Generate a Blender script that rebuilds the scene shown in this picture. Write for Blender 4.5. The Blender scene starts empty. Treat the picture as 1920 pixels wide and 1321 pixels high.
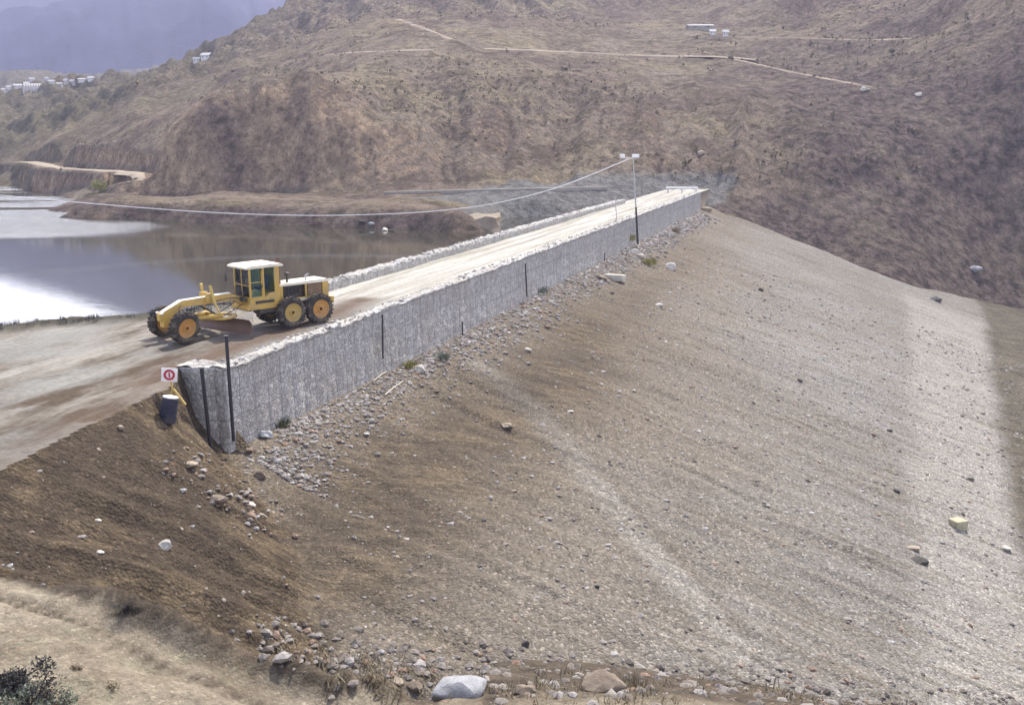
import bpy, bmesh, math, random
import numpy as np
from mathutils import Vector, Matrix, noise as mnoise

random.seed(7); RNG = np.random.default_rng(11)
SC = bpy.context.scene; COL = SC.collection
R = math.radians
# ------------------------------------------------------------------ camera
CZ, FPX, HOR = 9.2, 1884.0, 250.0            # eye height over the crest road, focal length in photo pixels
cam = bpy.data.cameras.new('camera'); co = bpy.data.objects.new('camera', cam); COL.objects.link(co)
cam.sensor_width = 36; cam.lens = 36*FPX/1920; cam.clip_start = .1; cam.clip_end = 30000
PITCH = math.atan((660.5-HOR)/FPX)
co.location = (0, 0, CZ); co.rotation_euler = (math.pi/2-PITCH, 0, 0); SC.camera = co
TH = R(18.7); ST, CT = math.sin(TH), math.cos(TH)      # heading of the dam axis
def uv(x, y): return x*ST+y*CT, x*CT-y*ST
def xy(u, v): return u*ST+v*CT, u*CT-v*ST
def ray(px, py):                              # direction of a photo pixel
    sx, sy = (px-960)/FPX, (660.5-py)/FPX
    c, s = math.cos(PITCH), math.sin(PITCH)
    return np.array((sx, c+sy*s, -s+sy*c))
def at_y(px, py, y): d = ray(px, py); t = y/d[1]; return d[0]*t, y, CZ+d[2]*t
def at_z(px, py, z): d = ray(px, py); t = (z-CZ)/d[2]; return d[0]*t, d[1]*t, z
# ------------------------------------------------------------------ noise (numpy)
def _h(ix, iy, s):
    n = (ix.astype(np.int64)*374761393+iy.astype(np.int64)*668265263+s*974634777) & 0x7fffffff
    n = ((n ^ (n >> 13))*1274126177) & 0x7fffffff
    return ((n ^ (n >> 16)) & 0xffff)/65535.0
def vn(x, y, s=0):
    x = np.asarray(x, float); y = np.asarray(y, float)
    ix = np.floor(x); iy = np.floor(y); fx = x-ix; fy = y-iy
    fx = fx*fx*fx*(fx*(fx*6-15)+10); fy = fy*fy*fy*(fy*(fy*6-15)+10)
    a, b, c, d = _h(ix, iy, s), _h(ix+1, iy, s), _h(ix, iy+1, s), _h(ix+1, iy+1, s)
    return (a+(b-a)*fx)+((c+(d-c)*fx)-(a+(b-a)*fx))*fy
def fbm(x, y, s=0, o=5, g=.5):
    r = 0; a = 1; t = 0
    for k in range(o):
        r = r+a*vn(x*2**k+17.3*k, y*2**k+9.1*k, s+k); t += a; a *= g
    return r/t-.5
def sstep(a, b, x): t = np.clip((x-a)/(b-a), 0, 1); return t*t*(3-2*t)
def seg_dist(x, y, pts):
    best = np.full(np.shape(x), 1e9)
    for (ax, ay), (bx, by) in zip(pts[:-1], pts[1:]):
        dx, dy = bx-ax, by-ay; t = np.clip(((x-ax)*dx+(y-ay)*dy)/(dx*dx+dy*dy+1e-9), 0, 1)
        best = np.minimum(best, np.hypot(x-ax-t*dx, y-ay-t*dy))
    return best
# ------------------------------------------------------------------ terrain functions
WZ = -3.3
def ve(u): return np.interp(u, [8, 15, 21.6, 25.5, 30.2, 31, 32, 33.4, 33.6, 300], [-20.6, -21.4, -22.06, -22.8, -23.35, -23.9, -24.9, -25.3, -23.45, -23.45])
def vl(u): return np.interp(u, [5, 20, 30, 37.6, 42.4, 47, 52, 300], [-70, -52, -43.5, -38.4, -33.9, -30.8, -30.2, -30.2])
def zbase(u): return np.interp(u, [30, 33, 60, 100, 165], [-3.4, -3.4, -3.35, -3.1, -2.75])
MS = .333
DC, DS = math.cos(R(48)), math.sin(R(48))         # direction of the scrape marks on the dark slope, in (u, v)
def z_dark(u, v, e):
    s = np.interp(u, [0, 26, 30, 33.5], [.72, .76, .95, 1.05]); k = np.interp(u, [28, 31, 33.5], [0, 2.0, 2.2])
    w = v-e; return -(w*s+np.clip(w, 0, .6)*k)
def z_main(u, v): return zbase(u)-(v+23.1)*MS
def _uvp(px, py):
    lo = None
    for d in np.arange(15, 220, .25):
        r = ray(px, py); x = r[0]*d/r[1]; z = CZ+r[2]*d/r[1]; u, v = uv(x, d)
        if z < z_main(u, v): return u, v
    return u, v
STRIP_L = [_uvp(*p) for p in ((1705, 600), (1702, 700), (1705, 850), (1712, 1000), (1716, 1120))]
STRIP_R = [_uvp(*p) for p in ((1838, 590), (1846, 700), (1862, 850), (1885, 1000), (1915, 1120))]
def _li(L, u): q = sorted(L); return np.interp(u, [a for a, _ in q], [b for _, b in q])
def v_toe(u): return _li(STRIP_R, u)
def z_emb(u, v, fine=True):
    u = np.asarray(u, float); v = np.asarray(v, float)
    e, l = ve(u), vl(u)
    lump = fbm(u*.35, v*.35, 3)*.7+fbm(u*1.6, v*1.6, 5)*.16
    zd = z_dark(u, v, e)+lump*sstep(0, 2.5, v-e)+fbm((u*DS-v*DC)*1.5+fbm(u*.3, v*.3, 6), (u*DC+v*DS)*.12, 7, 4)*.62*sstep(.3, 2.5, v-e)
    zm = z_main(u, v)+fbm(u*.09, v*.06, 21, 3)*1.0*sstep(0, 6, v+23)
    if fine:
        zm = zm+fbm(u*1.3, v*.16, 8, 4)*.30*sstep(0, 3, v+23)+fbm(u*2.3, v*2.3, 9, 3)*.06
    zm = zm+.35*np.exp(-((v+21.8)/1.3)**2)*(.6+fbm(u*.3, v*.2, 14))     # rubble bank under the wall
    zm = zm+np.maximum(0, v-v_toe(u))*.12+fbm(u*.2, v*.2, 31)*.9*sstep(0, 4, v-v_toe(u))
    down = np.where(u < 33.6, np.maximum(zd, zm), zm)
    w = v-l
    rut = fbm(u*.12, v*1.1, 40, 4)*.13+fbm(u*.8, v*.8, 41, 4)*.08
    rd = rut*sstep(0, .8, e-v)
    if fine: rd = rd-.07*np.exp(-((v+26.0)/.28)**2)-.07*np.exp(-((v+27.9)/.28)**2)
    rd = rd+.35*np.exp(-((v-e+.5)/.5)**2)*(u < 33)*(.4+fbm(u*.5, v*.5, 44))
    rd = rd+.5*np.exp(-((v-l-.8)/.8)**2)*(.5+fbm(u*.4, v*.4, 45))*(u < 49)
    rd = np.where(v < l, -(l-v)*.75+.1, rd)
    return np.where(v > e, down, rd)
class TPS:
    def __init__(s, P, lam=0.):
        P = np.array(P, float); s.P = P[:, :2]; n = len(P)
        K = s._k(s.P, s.P)+lam*np.eye(n); Q = np.c_[np.ones(n), s.P]
        A = np.block([[K, Q], [Q.T, np.zeros((3, 3))]])
        s.w = np.linalg.solve(A, np.r_[P[:, 2], 0, 0, 0])
    @staticmethod
    def _k(a, b):
        r2 = ((a[:, None, :]-b[None, :, :])**2).sum(2); return .5*r2*np.log(r2+1e-9)
    def __call__(s, x, y):
        sh = np.shape(x); p = np.c_[np.ravel(x), np.ravel(y)]; out = np.empty(len(p))
        for i in range(0, len(p), 20000):
            q = p[i:i+20000]; out[i:i+20000] = s._k(q, s.P)@s.w[:-3]+s.w[-3]+q@s.w[-2:]
        return out.reshape(sh)
HP = []
def hp(*rows):
    for px, py, d in rows: HP.append(at_y(px, py, d))
# far abutment: contact with the gravel face
CONTACT = []
for px, py in ((1318, 388), (1420, 425), (1550, 472), (1700, 530), (1830, 562), (1920, 588), (2060, 640)):
    for d in np.arange(60, 220, .25):
        x, y, z = at_y(px, py, d); u, v = uv(x, y)
        if z < z_main(u, v): break
    CONTACT.append((x, y, z)); HP.append((x, y, z))
    HP.append((x*.93, y*.93, z-4.5))
hp((1318, 250, 187), (1318, 100, 262), (1318, 20, 350), (1318, -70, 420),
   (1430, 330, 176), (1500, 200, 205), (1500, 75, 270), (1500, 0, 335), (1500, -80, 400),
   (1700, 440, 166), (1700, 330, 180), (1700, 180, 208), (1700, 80, 250), (1700, 0, 300), (1700, -100, 360),
   (1920, 490, 172), (1920, 330, 184), (1920, 120, 205), (1920, -20, 235), (1920, -160, 280), (2150, 500, 164), (2150, 300, 180), (2150, 0, 215),
   (2400, 600, 135), (2400, 300, 160),
   (1210, 342, 172), (1100, 352, 168), (1100, 310, 180), (1100, 200, 213), (1100, 97, 262), (1100, 40, 330), (1100, -20, 420), (1100, -90, 480),
   (900, 356, 168), (900, 300, 182), (900, 200, 205), (900, 92, 248), (900, 30, 330), (900, -60, 430),
   (700, 352, 174), (700, 290, 181), (700, 190, 200), (700, 97, 245), (720, 40, 300), (700, -30, 410),
   (570, 4, 430), (590, 60, 330), (560, 120, 262), (555, 168, 222), (560, 190, 189), (560, 270, 183), (560, 345, 179), (560, 362, 170), (500, 190, 189), (500, 345, 181), (640, 214, 187), (640, 345, 177),
   (470, 64, 400), (450, 130, 285), (440, 176, 226), (430, 196, 190), (430, 270, 185), (430, 342, 182), (350, 228, 189), (350, 345, 183), (430, 362, 172),
   (395, 112, 420), (300, 350, 184), (300, 270, 188), (310, 236, 214), (320, 200, 250), (330, 150, 340),
   (200, 152, 450), (200, 200, 300), (200, 270, 222), (95, 182, 420), (95, 215, 330), (130, 255, 258),
   (30, 240, 350), (0, 262, 320), (60, 290, 262), (0, 300, 285), (-120, 270, 330),
   (85, 308, 232), (180, 318, 212), (280, 326, 192), (240, 345, 186), (195, 362, 178), (0, 330, 262), (-120, 320, 290),
   # far meadow and village shelf
   (0, 196, 560), (100, 190, 600), (0, 172, 760), (140, 162, 800), (-150, 180, 700), (250, 165, 700),
   (0, 158, 1000), (300, 150, 1000), (-300, 165, 1000))
# terrace and shore (lake surface 3.3 m under the road)
for px, py, dz in ((1000, 412, -.5), (930, 432, -1), (860, 436, 0), (800, 431, 0), (700, 427, 0), (600, 424, 0), (500, 420, 0), (400, 417, 0), (300, 413, 0), (200, 410, 0), (110, 408, 0)):
    x, y, z = at_z(px, py, WZ+dz); HP.append((x, y, WZ)); k = .97; HP.append((x*k, y*k, WZ-2.6))
    if 150 < px < 900: HP.append((x*1.014, y*1.014, -1.3)); HP.append((x*1.045, y*1.045, -.8))
for px, py in ((95, 396), (140, 374), (60, 352), (0, 350), (-120, 346)):
    x, y, z = at_z(px, py, WZ); HP.append((x, y, WZ)); HP.append((x*.94, y*.94, WZ-2.2))
hp((1000, 375, 158), (860, 374, 152), (700, 374, 152), (500, 373, 156), (330, 371, 161), (230, 370, 167))
for x, y, z in ((-120, 150, -9), (-60, 90, -9), (-20, 110, -9), (-160, 220, -7), (10, 105, -10), (60, 100, -25), (80, 90, -35), (40, 130, -15), (30, 100, -16), (70, 125, -26)): HP.append((x, y, z))
# behind the ridge
for px, py, d in ((570, 4, 430), (470, 64, 400), (395, 112, 420), (200, 152, 450)):
    x, y, z = at_y(px, py, d); HP.append((x*1.2, y*1.2, z-16)); HP.append((x*1.6, y*1.6, z-24))
for px, d in ((700, 640), (1100, 700), (1500, 640), (1900, 420)):
    x, y, z = at_y(px, -60, d); HP.append((x, y, z))
for px, d in ((700, 1050), (1200, 1050), (1900, 900)): x, y, z = at_y(px, 0, d); HP.append((x, y, z))
_hill = TPS(HP, .4)
def z_hill(x, y, fine=True):
    x = np.asarray(x, float); y = np.asarray(y, float)
    z = _hill(x, y)
    if fine:
        r = np.hypot(x, y); up = sstep(WZ+.3, WZ+7, z)
        az = np.arctan2(x, y)*180/np.pi
        gul = 1-np.abs(fbm(az*.42+fbm(x*.02, y*.02, 70)*1.3, r*.011, 71, 4)*2)      # gullies that run down the slopes
        crag = .5-np.abs(fbm(x*.11+fbm(x*.05, y*.05, 80)*2, y*.11, 81, 5)*2)
        z = z+up*((gul-.75)*7.5+fbm(x*.035, y*.035, 73, 5)*6.5+crag*2.6+fbm(x*.30, y*.30, 78, 4)*1.6)*sstep(130, 205, r)*np.clip(r/300, .5, 1.6)
        z = z+fbm(x*.7, y*.7, 79, 3)*.55*up+fbm(x*.5, y*.5, 82, 3)*.2
    return z
NP = [(0, 0, 7.4), (0, -8, 9), (-15, -5, 7.4), (18, -5, 7.4), (0, 10, 2.2), (0, 20, -2.9), (0, 30.5, -7.9), (4, 31, -8.5), (10, 34, -11.3), (20, 40, -15.8), (30, 46, -19.5),
      (14, 15, -1.9), (25, 20, -5.6), (-11.5, 22.6, -1.0), (-3.9, 20.6, -2.6), (-2.4, 20.5, -3.1), (-8, 21.6, -1.55), (-8, 16, -1.0), (-14, 18, -.6), (-5, 15, -1.6), (-16, 24, -.6), (-22, 24, .1), (-30, 22, .2),
      (-8, 9, 2.8), (-18, 10, 1.2), (-30, 5, 3), (0, 45, -16.5), (-5, 27, -6), (35, 30, -11.5)]
_near = TPS(NP, .05)
CREASE = [at_z(-400, 960, -.3)[:2], at_z(0, 1082, -1.0)[:2], at_z(200, 1150, -1.4)[:2], at_z(370, 1222, -1.8)[:2], at_z(620, 1321, -2.6)[:2], (-2.9, 19.8), (-1.6, 20.), (-.6, 27.)]
def z_near(x, y, fine=True):
    x = np.asarray(x, float); y = np.asarray(y, float)
    z = _near(x, y)
    cx = [c[0] for c in CREASE]; cy = [c[1] for c in CREASE]
    yc = np.interp(x, cx, cy, left=60, right=60)
    dd = np.maximum(0, y-yc)*np.where(x > -2.3, .9, 1.0)
    z = z-dd*1.1*sstep(-.3, -1.4, x)
    z = z+.5*np.exp(-((y-yc-.05)/.45)**2)*sstep(-11, -8.5, x)*sstep(-1.8, -3., x)
    if fine:
        z = z-.10*np.exp(-((y-yc+1.25)/.16)**2)*(x < -3)*(x > -14)+fbm(x*1.1, y*1.1, 97, 3)*.35*sstep(-.6, 0, y-yc)*(x < -1)
        z = z+fbm(x*.5, y*.5, 90, 5)*.35+fbm(x*2.2, y*2.2, 93, 4)*.16
        t = y+.28*x+.6*fbm(x*.2, y*.2, 99)
        for c in (16.6, 17.4, 18.6, 19.4): z = z-.09*np.exp(-((t-c)/.16)**2)*(x < -2)*(.5+vn(x*.5, c, 98))
    return z
def spacing(a, b, d0, g, dmax):
    out = [a]; d = d0
    while out[-1] < b: out.append(out[-1]+d); d = min(dmax, d*g)
    return np.array(out)
class Grid:
    def __init__(s, a, b, Z): s.a, s.b, s.Z = a, b, Z
    def __call__(s, x, y):
        x = np.asarray(x, float); y = np.asarray(y, float)
        i = np.clip(np.searchsorted(s.a, x)-1, 0, len(s.a)-2); j = np.clip(np.searchsorted(s.b, y)-1, 0, len(s.b)-2)
        fx = (x-s.a[i])/(s.a[i+1]-s.a[i]); fy = (y-s.b[j])/(s.b[j+1]-s.b[j]); Z = s.Z
        z = (Z[i, j]*(1-fx)+Z[i+1, j]*fx)*(1-fy)+(Z[i, j+1]*(1-fx)+Z[i+1, j+1]*fx)*fy
        ok = (x >= s.a[0]) & (x <= s.a[-1]) & (y >= s.b[0]) & (y <= s.b[-1])
        return np.where(ok, z, -1e9)
us = spacing(13, 176, .11, 1.0042, .55)
vs = np.unique(np.r_[-62+np.arange(0, 21, .35), spacing(-41, -30, .2, 1, .2), spacing(-30, -20, .1, 1, .1), spacing(-20, 80, .13, 1.006, .6)])
vs = vs[np.r_[True, np.diff(vs) > .02]]
EU, EV = np.meshgrid(us, vs, indexing='ij'); EZ = z_emb(EU, EV); g_emb = Grid(us, vs, EZ)
n_az = np.radians(np.arange(-62, 62, .3)); n_rr = spacing(.6, 52, .08, 1.01, .25)
NA, NR = np.meshgrid(n_az, n_rr, indexing='ij'); NX, NY = NR*np.sin(NA), NR*np.cos(NA); NZ = z_near(NX, NY); g_near = Grid(n_az, n_rr, NZ)
h_az = np.radians(np.arange(-40, 44, .085)); h_rr = spacing(88, 1150, .42, 1.0045, 3.5); h_rr = np.sort(np.r_[h_rr[(h_rr < 176) | (h_rr > 206)], np.arange(176, 206, .32)])
h_rr = h_rr[np.r_[True, np.diff(h_rr) > .1]]
HA, HR = np.meshgrid(h_az, h_rr, indexing='ij'); HX, HY = HR*np.sin(HA), HR*np.cos(HA); HZ = z_hill(HX, HY); g_hill = Grid(h_az, h_rr, HZ)
H0 = z_hill(HX, HY, False); g_hill0 = Grid(h_az, h_rr, H0)
_D = 12*1.0025**np.arange(1900)
def hit0(px, py, dmin=100):
    r = ray(px, py)/ray(px, py)[1]; x, y = r[0]*_D, _D
    b = (CZ+r[2]*_D < g_hill0(np.arctan2(x, y), np.hypot(x, y))) & (_D > dmin); k = int(np.argmax(b))
    return np.array((r[0]*_D[k], _D[k], CZ+r[2]*_D[k]))
TRACKS = [('track', 3.2, [(480, 128), (560, 112), (640, 100), (760, 95), (900, 92), (980, 94), (1080, 99), (1180, 104), (1260, 106), (1340, 106), (1420, 112)]),
          ('trackdim', 3.4, [(1230, 66), (1300, 70), (1400, 70), (1500, 72), (1640, 76), (1720, 72)]),
          ('trackdim', 3., [(745, 36), (790, 52), (850, 76)]),
          ('trackdim', 3., [(1100, 40), (1180, 36), (1280, 40)]),
          ('trackdim', 3., [(1380, 112), (1480, 135), (1560, 150), (1640, 165)]),
          ('track', 5.4, [(28, 306), (48, 298), (74, 304), (90, 314), (150, 318), (220, 321), (278, 326), (270, 336), (240, 348), (205, 360)])]
TP = []
for m_, w_, pts in TRACKS:
    q = []
    for (ax, ay), (bx, by) in zip(pts[:-1], pts[1:]):
        k = max(2, int(math.hypot(bx-ax, by-ay)/6)); q += [(ax+(bx-ax)*i/k, ay+(by-ay)*i/k) for i in range(k)]
    p = np.array([hit0(*c) for c in q+[pts[-1]]])
    for _ in range(25): p[1:-1] = p[1:-1]*.5+(p[:-2]+p[2:])*.25
    TP.append(p)
    sel = (HX > p[:, 0].min()-46) & (HX < p[:, 0].max()+46) & (HY > p[:, 1].min()-46) & (HY < p[:, 1].max()+46)
    qx, qy = HX[sel], HY[sel]; d2 = (qx[:, None]-p[None, :, 0])**2+(qy[:, None]-p[None, :, 1])**2
    k = d2.argmin(1); d = np.sqrt(d2.min(1)); base = H0[sel]+(HZ[sel]-H0[sel])*(.25+.75*sstep(8, 45, d)); HZ[sel] = base+(p[k, 2]-base)*sstep(14 if w_ < 5 else 5.5, w_*.6, d)
g_hill = Grid(h_az, h_rr, HZ)
def surf(x, y):
    x = np.asarray(x, float); y = np.asarray(y, float)
    u, v = uv(x, y); r = np.hypot(x, y); a = np.arctan2(x, y)
    z = np.where((v < -28) & (y > 35), WZ, -1e9)
    z = np.maximum(z, g_emb(u, v)); z = np.maximum(z, g_hill(a, r)); z = np.maximum(z, g_near(a, r))
    return z
def hit(px, py, d0=12):              # where the view ray of a photo pixel meets the ground
    r = ray(px, py)/ray(px, py)[1]
    b = (CZ+r[2]*_D < surf(r[0]*_D, _D)) & (_D > d0); k = int(np.argmax(b)) if b.any() else len(_D)-1
    lo, hi = _D[max(k-1, 0)], _D[k]
    for _ in range(9):
        m = (lo+hi)/2
        if CZ+r[2]*m < surf(r[0]*m, m): hi = m
        else: lo = m
    return Vector((r[0]*hi, hi, float(surf(r[0]*hi, hi))))
# ------------------------------------------------------------------ materials
class NT:
    def __init__(s, name):
        s.m = bpy.data.materials.new(name); s.m.use_nodes = True; s.t = s.m.node_tree; s.t.nodes.clear()
        s.out = s.t.nodes.new('ShaderNodeOutputMaterial')
    def n(s, typ, ins=None, out=0, **kw):
        nd = s.t.nodes.new('ShaderNode'+typ)
        for k, v in kw.items(): setattr(nd, k, v)
        for k, v in (ins or {}).items():
            if isinstance(v, bpy.types.NodeSocket): s.t.links.new(v, nd.inputs[k])
            else: nd.inputs[k].default_value = v
        return nd.outputs[out]
    def co(s, which='Object'): return s.n('TexCoord', out=which)
    def mp(s, v, scale=(1, 1, 1), rot=(0, 0, 0)): return s.n('Mapping', {'Vector': v, 'Scale': scale, 'Rotation': rot})
    def noise(s, v, sc, det=4, rough=.55, dist=0, out='Fac'): return s.n('TexNoise', {'Vector': v, 'Scale': sc, 'Detail': det, 'Roughness': rough, 'Distortion': dist}, out)
    def vor(s, v, sc, out='Color', rnd=1., **k): return s.n('TexVoronoi', {'Vector': v, 'Scale': sc, 'Randomness': rnd}, out, **k)
    def ramp(s, f, stops):
        nd = s.t.nodes.new('ShaderNodeValToRGB'); e = nd.color_ramp.elements
        while len(e) < len(stops): e.new(.5)
        for i, (p, c) in enumerate(stops):
            e[i].position = p; e[i].color = (*c, 1) if hasattr(c, '__len__') else (c, c, c, 1)
        s.t.links.new(f, nd.inputs[0]); return nd.outputs[0]
    def mix(s, f, a, b, blend='MIX'):
        nd = s.t.nodes.new('ShaderNodeMix'); nd.data_type = 'RGBA'; nd.blend_type = blend
        for i, v in ((0, f), (6, a), (7, b)):
            if isinstance(v, bpy.types.NodeSocket): s.t.links.new(v, nd.inputs[i])
            else: nd.inputs[i].default_value = (*v, 1) if hasattr(v, '__len__') else v
        return nd.outputs[2]
    def math(s, op, a, b=0., c=None):
        d = {0: a, 1: b}
        if c is not None: d[2] = c
        return s.n('Math', d, operation=op)
    def attr(s, name):
        nd = s.t.nodes.new('ShaderNodeAttribute'); nd.attribute_name = name
        sp = s.t.nodes.new('ShaderNodeSeparateColor'); s.t.links.new(nd.outputs['Color'], sp.inputs[0]); return sp.outputs
    def bump(s, h, strength=.5, dist=.1, nrm=None):
        d = {'Height': h, 'Strength': strength, 'Distance': dist}
        if nrm is not None: d['Normal'] = nrm
        return s.n('Bump', d)
    def end(s, color, rough=.9, nrm=None, metal=0., spec=.3, **k):
        ins = {'Base Color': color if isinstance(color, bpy.types.NodeSocket) else (*color, 1), 'Roughness': rough, 'Metallic': metal, 'Specular IOR Level': spec}
        if nrm is not None: ins['Normal'] = nrm
        ins.update(k)
        b = s.n('BsdfPrincipled', ins); s.t.links.new(b, s.out.inputs['Surface']); return s.m
def vary(name, c, amt=.25, sc=3., rough=.8, spec=.3, bump=.2, metal=0., dirt=None, dirt_amt=.4):
    t = NT(name); o = t.co(); n = t.noise(o, sc, 5)
    col = t.mix(n, tuple(x*(1-amt) for x in c), tuple(min(1, x*(1+amt)) for x in c))
    if dirt: col = t.mix(t.ramp(t.noise(o, sc*.7, 6, .7), [(.45, 0.), (.68, dirt_amt)]), col, dirt)
    nr = t.bump(t.noise(o, sc*6, 4), bump, .03) if bump else None
    return t.end(col, rough, nr, metal, spec)
M = {}
def mat_gravel():
    t = NT('gravel_slope'); o = t.co(); a = t.attr('zone')
    big = t.noise(o, .06, 5, .6); mid = t.noise(t.mp(o, (.5, .1, .3)), 1., 6, .65); fine = t.noise(o, 5., 5, .7)
    al = [n for n in t.t.nodes if n.type == 'ATTRIBUTE'][0].outputs['Alpha']
    base = t.mix(t.ramp(big, [(.38, 0.), (.62, 1.)]), (.205, .190, .165), (.238, .229, .208))
    brn = t.mix(t.ramp(big, [(.38, 0.), (.62, 1.)]), (.165, .135, .10), (.20, .168, .128))
    base = t.mix(al, base, brn)
    base = t.mix(t.ramp(mid, [(.40, 0.), (.66, .5)]), base, (.150, .128, .10))
    base = t.mix(t.ramp(t.noise(o, .22, 6, .7), [(.5, 0.), (.68, .5)]), base, (.218, .188, .15))
    track = t.mix(fine, (.32, .30, .262), (.27, .25, .218))
    st = t.noise(t.mp(t.mp(o, (1, 1, 1), (0, 0, R(48))), (.14, 2.2, 1.)), 1., 7, .7)
    dark = t.mix(t.ramp(st, [(.38, 0.), (.60, 1.)]), (.046, .035, .024), (.142, .108, .068))
    dark = t.mix(t.ramp(t.noise(o, .3, 5, .65), [(.44, 0.), (.56, .8)]), dark, (.060, .046, .034))
    natural = t.mix(t.ramp(t.noise(o, .4, 6, .7), [(.35, 0.), (.65, 1.)]), (.07, .062, .044), (.135, .115, .085))
    col = t.mix(a[1], base, track); col = t.mix(a[0], col, dark); col = t.mix(a[2], col, natural)
    v1 = t.n('SeparateColor', {0: t.vor(o, 3.6)}); v2 = t.n('SeparateColor', {0: t.vor(o, 9.)}); d1 = t.vor(o, 3.6, 'Distance'); d2 = t.vor(o, 9., 'Distance')
    v3 = t.n('SeparateColor', {0: t.vor(o, 19.)})
    peb = t.mix(1., t.ramp(v2, [(0., .55), (.5, .95), (.86, 1.15), (.95, 1.55), (1., 1.9)]), t.ramp(v3, [(0., .75), (.5, 1.), (1., 1.3)]), 'MULTIPLY')
    rill = t.noise(t.mp(o, (2.2, .13, .3)), 1., 6, .7)
    col = t.mix(t.math('MULTIPLY', t.ramp(rill, [(.5, 0.), (.62, .5)]), t.math('SUBTRACT', 1., a[0])), col, (.125, .106, .074))
    col = t.mix(t.math('MULTIPLY_ADD', a[0], -.3, .85), col, peb, 'MULTIPLY')
    sel = t.math('MULTIPLY', t.math('GREATER_THAN', v1, .982), t.math('LESS_THAN', d1, .24))
    col = t.mix(t.math('MULTIPLY', sel, .75), col, (.36, .325, .275))
    sel2 = t.math('MULTIPLY', t.math('LESS_THAN', v1, .03), t.math('LESS_THAN', d1, .3))
    col = t.mix(t.math('MULTIPLY', sel2, .55), col, (.08, .06, .05))
    h = t.math('ADD', t.math('MULTIPLY', d2, -.5), t.math('ADD', t.math('MULTIPLY', fine, .5), t.math('MULTIPLY', t.math('ADD', mid, t.math('ADD', st, t.noise(o, 1.3, 6, .65))), 1.0)))
    return t.end(col, .95, t.bump(h, .8, .15), spec=.1)
def mat_road():
    t = NT('pale_dirt_road'); o = t.co(); a = t.attr('zone')
    lon = t.noise(t.mp(o, (.05, 1.5, 1.)), 1., 6, .65); bl = t.noise(o, .16, 5, .6); f = t.noise(o, 4., 6, .7)
    c = t.mix(t.ramp(lon, [(.36, 0.), (.62, 1.)]), (.27, .25, .20), (.47, .46, .415))
    wv = t.n('Mix', {0: .5, 4: o, 5: t.noise(o, .12, 4, out='Color')}, 1, data_type='VECTOR')
    flat = t.mix(t.ramp(t.noise(t.mp(wv, (.16, .75, 1.), (0, 0, R(-14))), 1., 7, .72), [(.41, 0.), (.51, .55), (.60, 1.)]), (.085, .064, .044), (.28, .262, .225))
    flat = t.mix(t.ramp(t.noise(t.mp(o, (.5, 1., 1.)), .22, 5, .6), [(.46, 0.), (.58, .75)]), flat, (.235, .235, .215))
    c = t.mix(a[0], c, flat)
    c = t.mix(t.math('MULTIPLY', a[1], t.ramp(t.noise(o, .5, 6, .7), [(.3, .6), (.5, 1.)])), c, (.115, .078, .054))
    c = t.mix(a[2], c, (.06, .055, .04))
    c = t.mix(.8, c, t.ramp(f, [(.25, .62), (.5, 1.), (.75, 1.25)]), 'MULTIPLY')
    h = t.math('ADD', t.math('MULTIPLY', lon, 1.4), f)
    return t.end(c, .95, t.bump(h, .6, .12), spec=.1)
def mat_hill():
    t = NT('dry_hillside'); o = t.co(); a = t.attr('zone')
    b = t.noise(o, .018, 6, .62); m = t.noise(o, .09, 8, .72); f = t.noise(o, .55, 6, .76); g = t.noise(o, 1.7, 5, .75)
    c = t.mix(t.ramp(b, [(.38, 0.), (.60, 1.)]), (.235, .182, .142), (.29, .24, .178))
    c = t.mix(t.ramp(m, [(.47, 0.), (.56, .8)]), c, (.158, .116, .097))
    c = t.mix(t.ramp(t.noise(t.mp(o, (1, 1, .3)), .045, 6, .68), [(.5, 0.), (.60, .55)]), c, (.34, .285, .175))
    c = t.mix(t.ramp(t.noise(o, .13, 6, .75), [(.53, 0.), (.60, .7)]), c, (.125, .10, .066))
    cut = t.mix(t.ramp(t.noise(t.mp(o, (.5, .5, .07)), 1., 6, .7), [(.38, 0.), (.62, 1.)]), (.30, .215, .152), (.52, .385, .25))
    c = t.mix(a[0], c, cut)
    c = t.mix(t.math('MULTIPLY', a[1], t.ramp(m, [(.3, .3), (.6, 1.)])), c, (.138, .126, .078))
    gr = t.mix(f, (.185, .18, .165), (.25, .245, .23)); c = t.mix(a[2], c, gr)
    al = [n for n in t.t.nodes if n.type == 'ATTRIBUTE'][0].outputs['Alpha']
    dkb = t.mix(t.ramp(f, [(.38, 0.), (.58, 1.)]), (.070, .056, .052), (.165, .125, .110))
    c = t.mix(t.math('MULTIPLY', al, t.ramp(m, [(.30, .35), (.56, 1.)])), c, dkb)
    c = t.mix(.85, c, t.ramp(f, [(.32, .42), (.5, 1.), (.68, 1.5)]), 'MULTIPLY')
    c = t.mix(t.ramp(g, [(.54, 0.), (.62, .7)]), c, (.075, .06, .042))
    h = t.math('ADD', t.math('MULTIPLY', m, 3.), t.math('ADD', f, t.math('MULTIPLY', g, .35)))
    return t.end(c, 1., t.bump(h, 1., 1.4), spec=.05)
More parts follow.
